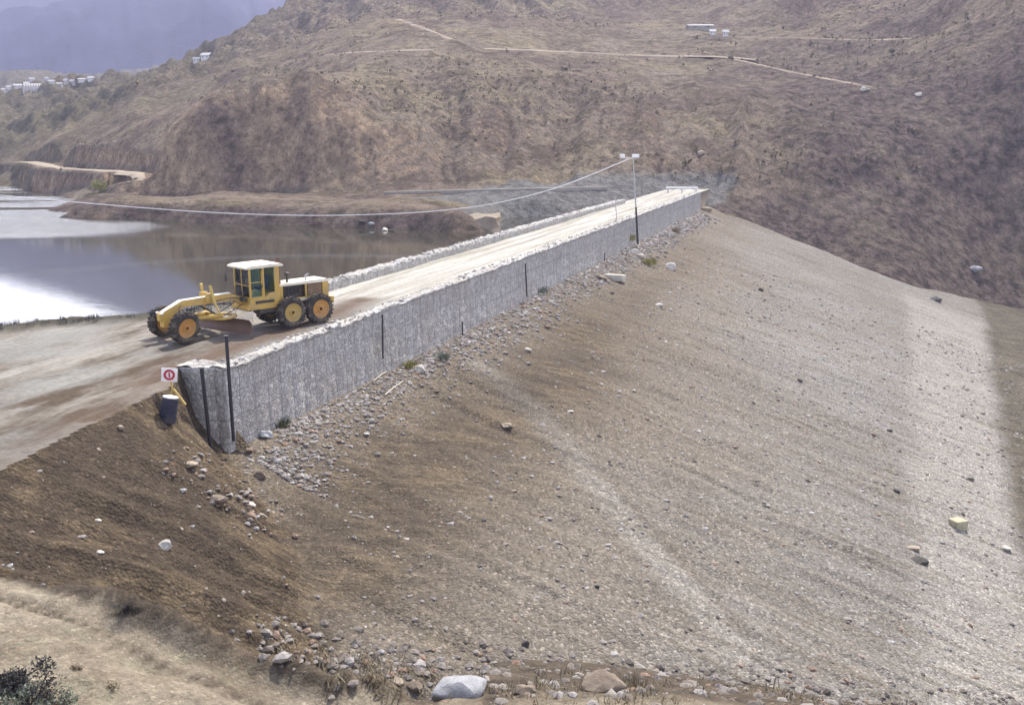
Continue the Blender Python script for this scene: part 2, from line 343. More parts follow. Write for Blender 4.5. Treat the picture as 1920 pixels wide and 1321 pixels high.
def mat_near():
    t = NT('pale_stony_ground'); o = t.co(); a = t.attr('zone')
    b = t.noise(o, .4, 6, .65); f = t.noise(o, 3.5, 6, .72)
    c = t.mix(t.ramp(b, [(.36, 0.), (.62, 1.)]), (.155, .126, .09), (.25, .215, .16))
    c = t.mix(t.ramp(t.noise(o, .9, 5, .7), [(.5, 0.), (.66, .7)]), c, (.215, .20, .14))
    dk = t.mix(t.ramp(t.noise(o, 1.1, 6, .7), [(.35, 0.), (.65, 1.)]), (.048, .038, .030), (.108, .086, .062))
    c = t.mix(a[0], c, dk)
    v = t.n('SeparateColor', {0: t.vor(o, 16.)}); d = t.vor(o, 16., 'Distance')
    c = t.mix(.5, c, t.ramp(v, [(0., .6), (.5, 1.), (.9, 1.2), (1., 1.9)]), 'MULTIPLY')
    c = t.mix(.7, c, t.ramp(f, [(.28, .5), (.5, 1.), (.7, 1.3)]), 'MULTIPLY')
    return t.end(c, .95, t.bump(t.math('ADD', f, t.math('MULTIPLY', d, -.15)), .7, .12), spec=.1)
def mat_mountain():
    t = NT('far_mountain'); o = t.co()
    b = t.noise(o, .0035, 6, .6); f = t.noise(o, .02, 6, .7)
    c = t.mix(t.ramp(b, [(.4, 0.), (.6, 1.)]), (.012, .014, .036), (.034, .035, .062))  # part of the blue distance haze is put into the base colour
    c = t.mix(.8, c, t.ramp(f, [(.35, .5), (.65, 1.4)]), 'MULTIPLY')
    return t.end(c, 1., t.bump(f, .6, 15.), spec=0.)
def mat_gabion(name, warm=0.):
    t = NT(name); o = t.co()
    w = t.n('Mix', {0: .04, 4: o, 5: t.noise(o, 3., 3, out='Color')}, 1, data_type='VECTOR')
    v = t.n('SeparateColor', {0: t.vor(w, 5.4)}); d = t.vor(w, 5.4, 'Distance', feature='DISTANCE_TO_EDGE'); n = t.noise(o, 9., 5, .7); b = t.noise(o, .5, 5, .6)
    c = t.ramp(v, [(0., (.36, .35, .32)), (.4, (.44, .43, .40)), (.8, (.51, .495, .46)), (1., (.60, .575, .53))])
    c = t.mix(.6, c, t.ramp(n, [(.3, .6), (.7, 1.35)]), 'MULTIPLY')
    c = t.mix(t.ramp(b, [(.42, 0.), (.66, .45)]), c, (.34, .30, .245))
    c = t.mix(t.ramp(d, [(0., .6), (.09, 0.)]), c, (.15, .145, .135))
    # wire mesh verticals and basket seams
    u = t.n('SeparateXYZ', {0: o}); seam = t.math('PINGPONG', u, .5)
    c = t.mix(t.ramp(seam, [(0., .6), (.06, 0.)]), c, (.16, .16, .17))
    wl = t.noise(t.mp(o, (5., 5., .35)), 1., 3, .6)
    c = t.mix(.2, c, t.ramp(wl, [(.35, .7), (.6, 1.15)]), 'MULTIPLY')
    uz = s_z = t.math('PINGPONG', t.math('ADD', u.node.outputs[2], 10.), .5)
    c = t.mix(t.ramp(uz, [(0., .5), (.05, 0.)]), c, (.17, .17, .17))
    h = t.math('ADD', t.ramp(d, [(0., 0.), (.2, 1.)]), t.math('MULTIPLY', n, .4))
    return t.end(c, .85, t.bump(h, .5, .05), spec=.25)
def mat_stone(name, c1, c2, sc=4.):
    t = NT(name); o = t.co(); n = t.noise(o, sc, 6, .65)
    c = t.mix(t.ramp(n, [(.35, 0.), (.65, 1.)]), c1, c2)
    c = t.mix(t.ramp(t.noise(o, sc*5, 3, .7), [(.55, 0.), (.7, .5)]), c, tuple(x*.55 for x in c1))
    return t.end(c, .85, t.bump(t.noise(o, sc*3, 6, .7), .5, .05), spec=.25)
def mat_rubble():
    t = NT('rubble_stones'); o = t.co(); a = t.attr('tone')
    c = t.ramp(a[0], [(0., (.10, .085, .07)), (.35, (.20, .175, .15)), (.7, (.30, .28, .26)), (.92, (.43, .415, .40)), (1., (.58, .56, .53))])
    c = t.mix(a[1], c, (.26, .165, .11))
    c = t.mix(.6, c, t.ramp(t.noise(o, 9., 4, .7), [(.3, .6), (.7, 1.3)]), 'MULTIPLY')
    return t.end(c, .9, t.bump(t.noise(o, 14., 4), .4, .03), spec=.2)
def mat_leaf(name, c1, c2):
    t = NT(name); a = t.attr('tone')
    return t.end(t.mix(a[0], c1, c2), .75, spec=.15)
def mat_water():
    t = NT('lake_water'); g = t.n('NewGeometry', out='Position'); s = t.n('SeparateXYZ', {0: g})
    # wind-ruffled lane along the far shore, calm water elsewhere
    x, y = (s.node.outputs[0], s.node.outputs[1])
    wob = t.math('MULTIPLY', t.math('SUBTRACT', t.noise(t.mp(g, (.03, .03, 1)), 1., 3), .5), 14.)
    yy = t.math('ADD', t.math('ADD', y, wob), t.math('MULTIPLY', x, -.02))
    band = t.math('MULTIPLY', t.ramp(t.math('MULTIPLY', yy, 1/200.), [(.60, 0.), (.66, 1.), (.72, 1.), (.80, 0.)]), t.ramp(t.math('MULTIPLY_ADD', x, -1/100., .0), [(.44, 0.), (.75, 1.)]))
    far = t.ramp(t.math('MULTIPLY', y, 1/300.), [(.49, 0.), (.52, 1.)])
    far = t.math('MULTIPLY', far, t.ramp(t.noise(t.mp(g, (.012, .09, 1)), 1., 4), [(.46, 0.), (.54, 1.)]))
    ruf = t.math('MAXIMUM', band, far)
    rip = t.noise(t.mp(g, (.6, 1.6, 1)), 1., 4, .6)
    n = t.bump(rip, t.math('MULTIPLY_ADD', ruf, .9, .012), .35)
    return t.end((.045, .042, .03), t.math('MULTIPLY_ADD', ruf, .22, .035), n, spec=.5, IOR=1.333)
def glass(name, c):
    t = NT(name); f = t.n('Fresnel', {'IOR': 1.5}); a = t.n('BsdfTransparent', {'Color': (*c, 1)}); b = t.n('BsdfGlossy', {'Roughness': .03})
    m = t.n('MixShader', {0: f, 1: a, 2: b}); t.t.links.new(m, t.out.inputs['Surface']); return t.m
M['gravel'] = mat_gravel(); M['road'] = mat_road(); M['hill'] = mat_hill(); M['near'] = mat_near(); M['mountain'] = mat_mountain()
M['gabion'] = mat_gabion('gabion_stone'); M['rubble'] = mat_rubble(); M['water'] = mat_water()
M['boulder'] = mat_stone('grey_boulder', (.26, .265, .27), (.38, .385, .39), 2.5)
M['pale'] = mat_stone('pale_rock', (.45, .42, .35), (.60, .565, .50), 3.)
M['creamrock'] = mat_stone('cream_rock', (.36, .32, .20), (.50, .46, .33), 3.)
M['tan'] = mat_stone('tan_rock', (.30, .24, .17), (.42, .36, .28), 3.)
M['brownrock'] = mat_stone('brown_rock', (.165, .13, .098), (.255, .205, .155), 3.)
M['darkrock'] = mat_stone('dark_rock', (.05, .045, .04), (.10, .09, .08), 3.)
M['yellow'] = vary('yellow_paint', (.52, .34, .075), .18, 2., .5, .4, .05, dirt=(.33, .25, .13), dirt_amt=.75)
M['cream'] = vary('sunlit_cream_paint', (.75, .70, .55), .08, 2., .5, .4, .03, dirt=(.5, .42, .29), dirt_amt=.6)  # cream paint, with the sun's brightness on upper faces put into the colour
M['tyre'] = vary('tyre_rubber', (.045, .041, .038), .3, 4., .9, .2, .3, dirt=(.20, .165, .125), dirt_amt=.85)
M['rim'] = vary('orange_rim', (.46, .235, .06), .25, 4., .6, .3, .1, dirt=(.28, .20, .12), dirt_amt=.8)
M['rimy'] = vary('ochre_rim', (.42, .30, .085), .25, 4., .6, .3, .1, dirt=(.28, .20, .12), dirt_amt=.8)
M['side'] = vary('dusty_engine_side', (.20, .125, .08), .3, 3., .8, .3, .1, dirt=(.30, .23, .14), dirt_amt=.7)
M['dark'] = vary('greasy_steel', (.05, .045, .04), .3, 5., .6, .4, .2, dirt=(.13, .10, .075))
M['rust'] = vary('rusty_exhaust', (.13, .06, .045), .3, 6., .8, .3, .2)
M['steel'] = vary('dark_post_steel', (.035, .035, .038), .3, 6., .6, .4, .1)
M['galv'] = vary('galvanised_steel', (.42, .43, .44), .12, 3., .5, .5, .05)
M['blade'] = vary('worn_blade_steel', (.16, .10, .075), .3, 3., .5, .5, .1, metal=.3)
M['glass'] = glass('tinted_cab_glass', (.72, .86, .86))
M['seat'] = vary('blue_seat', (.07, .10, .20), .2, 4.)
M['white'] = vary('white_paint', (.78, .77, .76), .04, 4., .5, .4, .02, dirt=(.5, .47, .42), dirt_amt=.3)
M['red'] = vary('red_paint', (.42, .03, .06), .1, 4., .5, .4, .0)
M['navy'] = vary('navy_plastic', (.026, .027, .05), .25, 3., .6, .3, .05, dirt=(.12, .10, .08), dirt_amt=.5)
M['ochre'] = vary('ochre_paint', (.50, .36, .12), .2, 4., .6, .3, .1)
M['housewall'] = vary('white_house_wall', (.58, .57, .56), .12, .3, .8, .2, 0)
M['houseroof'] = vary('pale_roof', (.50, .485, .48), .15, .3, .7, .3, 0)
M['greyroof'] = vary('grey_roof', (.30, .31, .33), .1, .3, .7, .3, 0)
M['window'] = vary('dark_window', (.06, .065, .08), .1, .3, .3, .5, 0)
M['cable'] = vary('pale_cable', (.80, .77, .75), .1, .3, .6, .3, 0)
M['wood'] = vary('weathered_timber', (.50, .45, .36), .2, 6., .9, .2, .3)
M['concrete'] = mat_stone('weathered_concrete', (.25, .235, .20), (.33, .30, .26), .8)
M['tanearth'] = mat_stone('tan_earth', (.20, .16, .115), (.275, .225, .165), .9)
M['leafdark'] = mat_leaf('dark_scrub_leaf', (.030, .030, .030), (.10, .095, .09))
M['leafgreen'] = mat_leaf('green_leaf', (.045, .06, .02), (.13, .15, .06))
M['leafyellow'] = mat_leaf('yellow_green_leaf', (.16, .16, .045), (.36, .34, .14))
M['leafgrey'] = mat_leaf('grey_green_leaf', (.10, .12, .09), (.24, .27, .21))
M['leafdry'] = mat_leaf('dry_stem', (.17, .13, .075), (.34, .29, .19))
M['twig'] = vary('brown_twig', (.09, .065, .045), .3, 8.)
# ------------------------------------------------------------------ object helpers
def link(name, me, mat, parent=None):
    o = bpy.data.objects.new(name, me); COL.objects.link(o)
    if mat: me.materials.append(mat)
    if parent: o.parent = parent
    return o
def tag(o, label=None, cat=None, group=None, kind=None):
    if label: o['label'] = label
    if cat: o['category'] = cat
    if group: o['group'] = group
    if kind: o['kind'] = kind
    return o
def grid_mesh(name, V, keep=None, zone=None):
    n, m = V.shape[:2]; idx = np.arange(n*m).reshape(n, m)
    q = np.stack([idx[:-1, :-1], idx[1:, :-1], idx[1:, 1:], idx[:-1, 1:]], -1).reshape(-1, 4)
    if keep is not None: q = q[keep.reshape(-1)]
    return raw_mesh(name, V.reshape(-1, 3), q, None if zone is None else ('zone', zone.reshape(-1, 4)))
def raw_mesh(name, verts, faces, attr=None, smooth=True):
    k = faces.shape[1]; used = np.unique(faces); mp = np.full(len(verts), -1); mp[used] = np.arange(len(used))
    verts = verts[used]; faces = mp[faces]
    me = bpy.data.meshes.new(name); me.vertices.add(len(verts)); me.vertices.foreach_set('co', verts.astype(np.float32).ravel())
    me.loops.add(faces.size); me.loops.foreach_set('vertex_index', faces.astype(np.int32).ravel())
    me.polygons.add(len(faces)); me.polygons.foreach_set('loop_start', np.arange(0, faces.size, k, dtype=np.int32))
    me.polygons.foreach_set('loop_total', np.full(len(faces), k, dtype=np.int32))
    me.polygons.foreach_set('use_smooth', np.full(len(faces), smooth))
    me.update(calc_edges=True)
    if attr:
        at = me.attributes.new(attr[0], 'FLOAT_COLOR', 'POINT'); at.data.foreach_set('color', attr[1][used].astype(np.float32).ravel())
    me.validate(); return me
def mb(): return bmesh.new()
def box(bm, c, s, rot=None, bev=.0):
    mx = Matrix.Translation(c) @ (rot.to_4x4() if rot is not None else Matrix.Identity(4)) @ Matrix.Diagonal((*s, 1))
    g = bmesh.ops.create_cube(bm, size=1, matrix=mx)
    if bev:
        es = list({e for v in g['verts'] for e in v.link_edges}); bmesh.ops.bevel(bm, geom=es, offset=bev, segments=2, affect='EDGES', profile=.7)
def tube(bm, pts, r, seg=8):
    pts = [Vector(p) for p in pts]; rs = r if hasattr(r, '__len__') else [r]*len(pts); rings = []
    for i, p in enumerate(pts):
        t = (pts[min(i+1, len(pts)-1)]-pts[max(i-1, 0)]).normalized(); a = t.orthogonal().normalized() if abs(t.z) > .9 else t.cross(Vector((0, 0, 1))).normalized()
        b = t.cross(a); rings.append([bm.verts.new(p+(a*math.cos(k*2*math.pi/seg)+b*math.sin(k*2*math.pi/seg))*rs[i]) for k in range(seg)])
    for A, B in zip(rings[:-1], rings[1:]):
        for k in range(seg): bm.faces.new((A[k], A[(k+1) % seg], B[(k+1) % seg], B[k]))
    bm.faces.new(rings[0][::-1]); bm.faces.new(rings[-1])
def lathe(bm, prof, seg=28, axis='y', c=(0, 0, 0), cap=True):
    rings = []
    for r, h in prof:
        ring = []
        for k in range(seg):
            a = 2*math.pi*k/seg; p = (r*math.cos(a), h, r*math.sin(a)) if axis == 'y' else (r*math.cos(a), r*math.sin(a), h)
            ring.append(bm.verts.new(Vector(p)+Vector(c)))
        rings.append(ring)
    for A, B in zip(rings[:-1], rings[1:]):
        for k in range(seg): bm.faces.new((A[k], A[(k+1) % seg], B[(k+1) % seg], B[k]))
    if cap: bm.faces.new(rings[0]); bm.faces.new(rings[-1][::-1])
    else:
        for k in range(seg): bm.faces.new((rings[-1][k], rings[-1][(k+1) % seg], rings[0][(k+1) % seg], rings[0][k]))
def prism(bm, out, y0, y1, bev=0.):        # outline in x,z extruded over y
    n = len(out); A = [bm.verts.new((x, y0, z)) for x, z in out]; B = [bm.verts.new((x, y1, z)) for x, z in out]
    fs = [bm.faces.new(A), bm.faces.new(B[::-1])]+[bm.faces.new((A[k], B[k], B[(k+1) % n], A[(k+1) % n])) for k in range(n)]
    if bev: bmesh.ops.bevel(bm, geom=list({e for f in fs for e in f.edges}), offset=bev, segments=2, affect='EDGES', profile=.7)
def done(name, bm, mat, parent=None, smooth=True, loc=None):
    bmesh.ops.recalc_face_normals(bm, faces=bm.faces); me = bpy.data.meshes.new(name); bm.to_mesh(me); bm.free()
    for p in me.polygons: p.use_smooth = smooth
    if smooth:
        try: me.set_sharp_from_angle(angle=R(35))
        except Exception: pass
    o = link(name, me, mat, parent)
    if loc is not None: o.location = loc
    return o
def empty(name, loc, rz=0): o = bpy.data.objects.new(name, None); COL.objects.link(o); o.location = loc; o.rotation_euler = (0, 0, rz); o.empty_display_size = .3; return o
def kids(o): return [c for c in bpy.data.objects if c.parent == o]
def copy_tree(o, parent=None):
    c = o.copy(); COL.objects.link(c)
    if parent: c.parent = parent
    for k in kids(o): copy_tree(k, c)
    return c
UVROT = math.pi/2-TH                      # local axes of everything built along the dam: x = u, y = -v
# ------------------------------------------------------------------ ground meshes
U, V, Z = EU, EV, EZ
E, L = ve(U), vl(U)
emb_zone = np.zeros(U.shape+(4,)); road_zone = np.zeros(U.shape+(4,))
jit = fbm(U*.25, V*.25, 50)*6
zd_raw = z_dark(U, V, E)
dk = (U < 33.6)*sstep(-.9, .5, zd_raw-z_main(U, V)+fbm(U*.6, V*.6, 51)*1.6)
bank = .62*np.exp(-((V+16.5+jit*.3)/5.2)**2)*sstep(100, 50, U)*(.75+fbm(U*.2, V*.2, 52)*1.3)+.4*np.exp(-((V+18)/3.)**2)*sstep(150, 100, U)
bank2 = .8*sstep(20+jit, 12+jit, V+35-U)*0
emb_zone[..., 0] = np.clip(np.maximum(dk, np.clip(bank, 0, .8)), 0, 1)

sl, sr = _li(STRIP_L, U), _li(STRIP_R, U); j2 = fbm(U*.3, V*.3, 55)*2.5
strip = sstep(-.8, 1.2, V-sl+j2*.6)*sstep(.8, -.4, V-sr+j2*.3)*sstep(160, 148, U)
tread = [_uvp(*p) for p in ((900, 690), (1000, 770), (1100, 890), (1200, 1010), (1290, 1110), (1380, 1225))]
tr = np.exp(-(seg_dist(U, V, tread)/.95)**4)*sstep(30, 36, U)
rut = np.exp(-((seg_dist(U, V, [(a+1.5, b+.2) for a, b in tread]))/.35)**2)*(.4+vn(U*.5, V*.5, 58))
emb_zone[..., 1] = np.clip(.85*strip+.6*tr, 0, 1)
emb_zone[..., 0] = np.clip(np.maximum(emb_zone[..., 0], .28*rut), 0, 1)
emb_zone[..., 2] = np.clip(sstep(.2, 1.6, V-sr+j2*.4), 0, 1)
emb_zone[..., 3] = np.clip(.95*sstep(3, -17, V+fbm(U*.07, V*.07, 59)*14+(U-40)*.05), 0, 1); road_zone[..., 3] = 1
road_zone[..., 0] = sstep(52, 44, U-(V+27)*.5+jit*.5)
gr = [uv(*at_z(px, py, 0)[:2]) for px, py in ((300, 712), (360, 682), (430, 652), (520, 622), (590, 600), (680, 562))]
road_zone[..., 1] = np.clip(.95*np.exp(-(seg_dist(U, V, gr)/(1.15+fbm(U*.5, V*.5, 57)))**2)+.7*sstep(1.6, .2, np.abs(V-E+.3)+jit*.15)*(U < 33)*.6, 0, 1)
road_zone[..., 2] = np.clip(sstep(2.4, .6, V-L+jit*.25)*(U < 50), 0, 1)
P = np.stack([U, -V, Z], -1)
isroad = (V < E)
cell = isroad[:-1, :-1] & isroad[1:, :-1] & isroad[1:, 1:] & isroad[:-1, 1:]
road = link('road', grid_mesh('road', P, cell, road_zone), M['road']); tag(road, kind='structure')
# keep the inner wall line free of the vertical jump
jump = (U > 33.6) & (V < -23.6) & (V > -24.6); jc = jump[:-1, :-1] | jump[1:, :-1]
emb = link('embankment', grid_mesh('embankment', P, ~cell, emb_zone), M['gravel']); tag(emb, kind='structure')
for o in (road, emb): o.rotation_euler = (0, 0, UVROT)
# near hillside the photographer stands on
X, Y, Z = NX, NY, NZ
zn = np.zeros(X.shape+(4,)); cx = [c[0] for c in CREASE]; cy = [c[1] for c in CREASE]
yc = np.interp(X, cx, cy, left=60, right=20)
zn[..., 0] = np.clip(np.maximum(np.maximum(sstep(-.55, -.25, Y-yc+fbm(X, Y, 95)*.5), .9*np.exp(-((Y-yc+1.22)/.12)**2)*(X > -14))*(X < 0), sstep(-2.2, -.8, X+fbm(X*.6, Y*.6, 96)*3)*sstep(18, 22, Y)), 0, 1); zn[..., 3] = 1
near = link('ground', grid_mesh('ground', np.stack([X, Y, Z], -1), None, zn), M['near']); tag(near, kind='structure')
# far hillside
A, RR, X, Y, Z = HA, HR, HX, HY, HZ
zh = np.zeros(X.shape+(4,)); zh[..., 3] = 1
dzr = np.gradient(Z, axis=1)/np.gradient(RR, axis=1)
steep = sstep(.55, 1.1, dzr+fbm(X*.03, Y*.03, 97)*.6)
zh[..., 0] = np.clip(steep*sstep(14, 2, Z-fbm(X*.02, Y*.02, 99)*30-8)*sstep(40, 0, X)*.9+.35*steep, 0, 1)
zh[..., 0] = np.clip(np.maximum(zh[..., 0], .95*sstep(-74, -64, X)*sstep(-26, -36, X)*sstep(.6, 1.6, Z)*sstep(19, 13, Z+fbm(X*.08, Y*.08, 150)*7)*sstep(232, 214, RR)), 0, 1)
zh[..., 1] = np.clip(sstep(240, 330, RR+fbm(X*.02, Y*.02, 98)*160)*sstep(-20, -90, X+.1*Y)+.5*sstep(360, 480, RR), 0, 1)
belt = sstep(30, 62, X+fbm(X*.03, Y*.03, 140)*40)*sstep(46, 16, Z+fbm(X*.03, Y*.03, 141)*26)  # dark scrub tone plus the broad shadow on the right slope, put into colour
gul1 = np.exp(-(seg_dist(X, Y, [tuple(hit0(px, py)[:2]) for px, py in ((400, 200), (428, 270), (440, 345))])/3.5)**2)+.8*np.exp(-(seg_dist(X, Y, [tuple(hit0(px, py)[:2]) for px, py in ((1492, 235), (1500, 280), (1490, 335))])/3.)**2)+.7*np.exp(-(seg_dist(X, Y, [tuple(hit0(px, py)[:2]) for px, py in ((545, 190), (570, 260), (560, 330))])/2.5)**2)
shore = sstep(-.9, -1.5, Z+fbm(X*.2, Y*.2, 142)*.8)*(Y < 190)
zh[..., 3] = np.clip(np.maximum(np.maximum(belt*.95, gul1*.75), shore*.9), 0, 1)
pad = [at_z(px, py, z)[:2] for px, py, z in ((1290, 352, 0), (1200, 350, 0), (1080, 372, -.3), (960, 385, -.8))]
pad2 = [at_z(px, py, -.2)[:2] for px, py in ((850, 368), (960, 364), (1080, 360), (1180, 356))]
pd = np.minimum(seg_dist(X, Y, pad), seg_dist(X, Y, pad2))
zh[..., 2] = sstep(8.4, 7.2, pd+fbm(X*.15, Y*.15, 101)*6)*sstep(3.5, 1.5, Z)
zh[..., 3] *= 1-zh[..., 2]
hill = link('hillside', grid_mesh('hillside', np.stack([X, Y, Z], -1), None, zh), M['hill']); tag(hill, kind='structure')
# lake
bm = mb(); vsq = [bm.verts.new(p) for p in ((-420, 10, WZ), (*xy(14, -31), WZ), (*xy(170, -31), WZ), (*xy(260, -31), WZ), (-60, 420, WZ), (-420, 420, WZ))]; bm.faces.new(vsq)
lake = done('lake', bm, M['water']); tag(lake, kind='structure')
# plain under everything and far mountain
bm = mb(); bmesh.ops.create_grid(bm, x_segments=4, y_segments=4, size=9000); pl = done('valley_floor', bm, M['hill'], loc=(0, 3000, -48)); tag(pl, kind='structure')
az = np.radians(np.arange(-52, 36, .16)); rr = np.linspace(1000, 4200, 220)
A, RR = np.meshgrid(az, rr, indexing='ij'); X, Y = RR*np.sin(A), RR*np.cos(A)
pxm = 960+FPX*np.tan(A)
top = np.interp(pxm, [-1500, -700, -300, -100, 0, 120, 260, 420, 700, 1200, 2000], [120, 105, 70, 30, -6, -40, -92, -125, -165, -175, -120])
crest_y = 2600.
H_top = CZ+(HOR-top)/FPX*crest_y
t = np.clip((Y-1020)/(crest_y-1020), 0, 1); base = 12.
sh = np.where(Y < crest_y, t**1.12, np.clip(1-(Y-crest_y)/2600, 0, 1))
rid = 1-np.abs(fbm(A*9, RR*.0009, 110, 5)*2)
Z = base+(H_top-base)*sh+((rid-.75)*150+fbm(X*.004, Y*.004, 112)*110)*np.sin(np.clip(sh, 0, 1)*math.pi)**.7
mt = link('mountain', grid_mesh('mountain', np.stack([X, Y, Z], -1)), M['mountain']); tag(mt, kind='structure')
# tracks on the hill, draped a little above the ground
def drape(p, w, mat, lift=.12):
    rows = []
    for i in range(len(p)):
        t = p[min(i+1, len(p)-1)]-p[max(i-1, 0)]; t = t[:2]/np.hypot(t[0], t[1]); sd = np.array((-t[1], t[0])); ww = w*(.45+1.0*float(vn(i*.31, 3., 5)))
        row = []
        for k in (-1, -.6, 0, .6, 1):
            q = p[i, :2]+sd*ww*.5*k; row.append((q[0], q[1], p[i, 2]+lift-(.35 if abs(k) == 1 else 0)))
        rows.append(row)
    return tag(link('track', grid_mesh('track', np.array(rows)), mat), kind='structure')
M['track'] = vary('pale_track', (.31, .26, .20), .3, .3, .95, .1, .2)
M['trackdim'] = vary('worn_track', (.26, .21, .16), .3, .3, .95, .1, .2)
for (m_, w_, _p), p in zip(TRACKS, TP): drape(p, w_, M[m_])
# ------------------------------------------------------------------ stones
def rock_mesh(name, seed, sub=2, flat=.7, rough=.35):
    bm = mb(); bmesh.ops.create_icosphere(bm, subdivisions=sub, radius=1)
    for v in bm.verts:
        p = v.co.copy(); k = 1+rough*(mnoise.noise(p*1.1+Vector((seed*7.3, seed, 0)))+.4*mnoise.noise(p*2.7+Vector((0, seed*3.1, seed))))
        # flat facets
        for j in range(5):
            d = Vector((math.sin(seed*5+j*2.4), math.cos(seed*3+j*1.7), math.sin(seed+j*3.3))).normalized(); c = .72+.1*math.sin(seed+j)
            e = p.dot(d)
            if e > c: p = p-d*(e-c)
        v.co = Vector((p.x*k, p.y*k, p.z*k*flat))
    bmesh.ops.recalc_face_normals(bm, faces=bm.faces); me = bpy.data.meshes.new(name); bm.to_mesh(me); bm.free(); return me
def mesh_np(me):
    v = np.empty(len(me.vertices)*3); me.vertices.foreach_get('co', v)
    f = np.empty(len(me.polygons)*3, int); me.polygons.foreach_get('vertices', f); return v.reshape(-1, 3), f.reshape(-1, 3)
PROTO = [mesh_np(rock_mesh('r', s, 1)) for s in range(6)]
def scatter(name, pts, label=None, kind='stuff', red=.12, tone=None):   # pts: x,y,z,size
    VV, FF, TT = [], [], []; off = 0
    for i, (x, y, z, s) in enumerate(pts):
        v, f = PROTO[i % 6]; a = RNG.uniform(0, 6.28); c, sn = math.cos(a), math.sin(a); sc = s*RNG.uniform(.7, 1.3, 3)*np.array((1, 1, .8))
        w = v*sc; w = np.c_[w[:, 0]*c-w[:, 1]*sn, w[:, 0]*sn+w[:, 1]*c, w[:, 2]]+(x, y, z+s*.15)
        VV.append(w); FF.append(f+off); off += len(v)
        tt = RNG.beta(2.4, 2.0) if tone is None else np.clip(RNG.normal(tone, .15), 0, 1)
        TT.append(np.tile((tt, .7*(RNG.random() < red), 0, 1), (len(v), 1)))
    me = raw_mesh(name, np.concatenate(VV), np.concatenate(FF), ('tone', np.concatenate(TT)), False)
    return tag(link(name, me, M['rubble']), label, 'stones' if label else None, kind=kind)
# rubble bank along the wall foot
pts = []
for i in range(5600):
    u = 33+125*RNG.random()**1.5; v = -23.0+abs(RNG.normal(0, 1.35)); s = (.05+.12*RNG.random()**2.5)*(1+(u-33)/90)
    if u < 36: v += RNG.random()*2
    x, y = xy(u, v); pts.append((x, y, float(g_emb(u, v)), s))
scatter('rubble', pts, 'loose grey and white rubble heaped along the foot of the gabion wall', red=.05, tone=.56)
# coarse gravel down the face
pts = []
for i in range(22000):
    u = 17+110*RNG.random()**1.6; v = -22+52*RNG.random()
    z = float(g_emb(u, v))
    if -(v-float(ve(u)))*.75 > float(z_main(u, v)) and RNG.random() < .7: continue
    x, y = xy(u, v); pts.append((x, y, z-.02, (.025+.10*RNG.random()**5)*(1+u/120)))
scatter('gravel', pts, 'loose pebbles and small stones scattered over the wide gravel slope')
# stony strip at the foot of the near slope
pts = []
for i in range(2600):
    px = RNG.uniform(480, 1960); py = np.interp(px, [480, 700, 900, 1400, 1960], [1190, 1225, 1250, 1285, 1325])+RNG.normal(8, 24)
    if py > 1335: continue
    p = hit(px, py); k = float(fbm(p.x*.5, p.y*.5, 130, 3))
    if k < -.14: continue
    pts.append((p.x, p.y, p.z-.03, .035+.19*RNG.random()**4.5))
scatter('stones', pts, 'brown and grey stones strewn along the bottom edge of the gravel slope', red=.10, tone=.36)
# stones below the near end of the wall
pts = []
for i in range(150):
    t = RNG.random(); px = np.interp(t, [0, 1], [345, 520])+RNG.normal(0, 26); py = np.interp(t, [0, 1], [865, 985])+RNG.normal(0, 26)
    p = hit(px, py); pts.append((p.x, p.y, p.z, .05+.13*RNG.random()**3))
scatter('broken_stone', pts, 'broken pinkish stone spilled below the near end of the wall', red=.22, tone=.52)
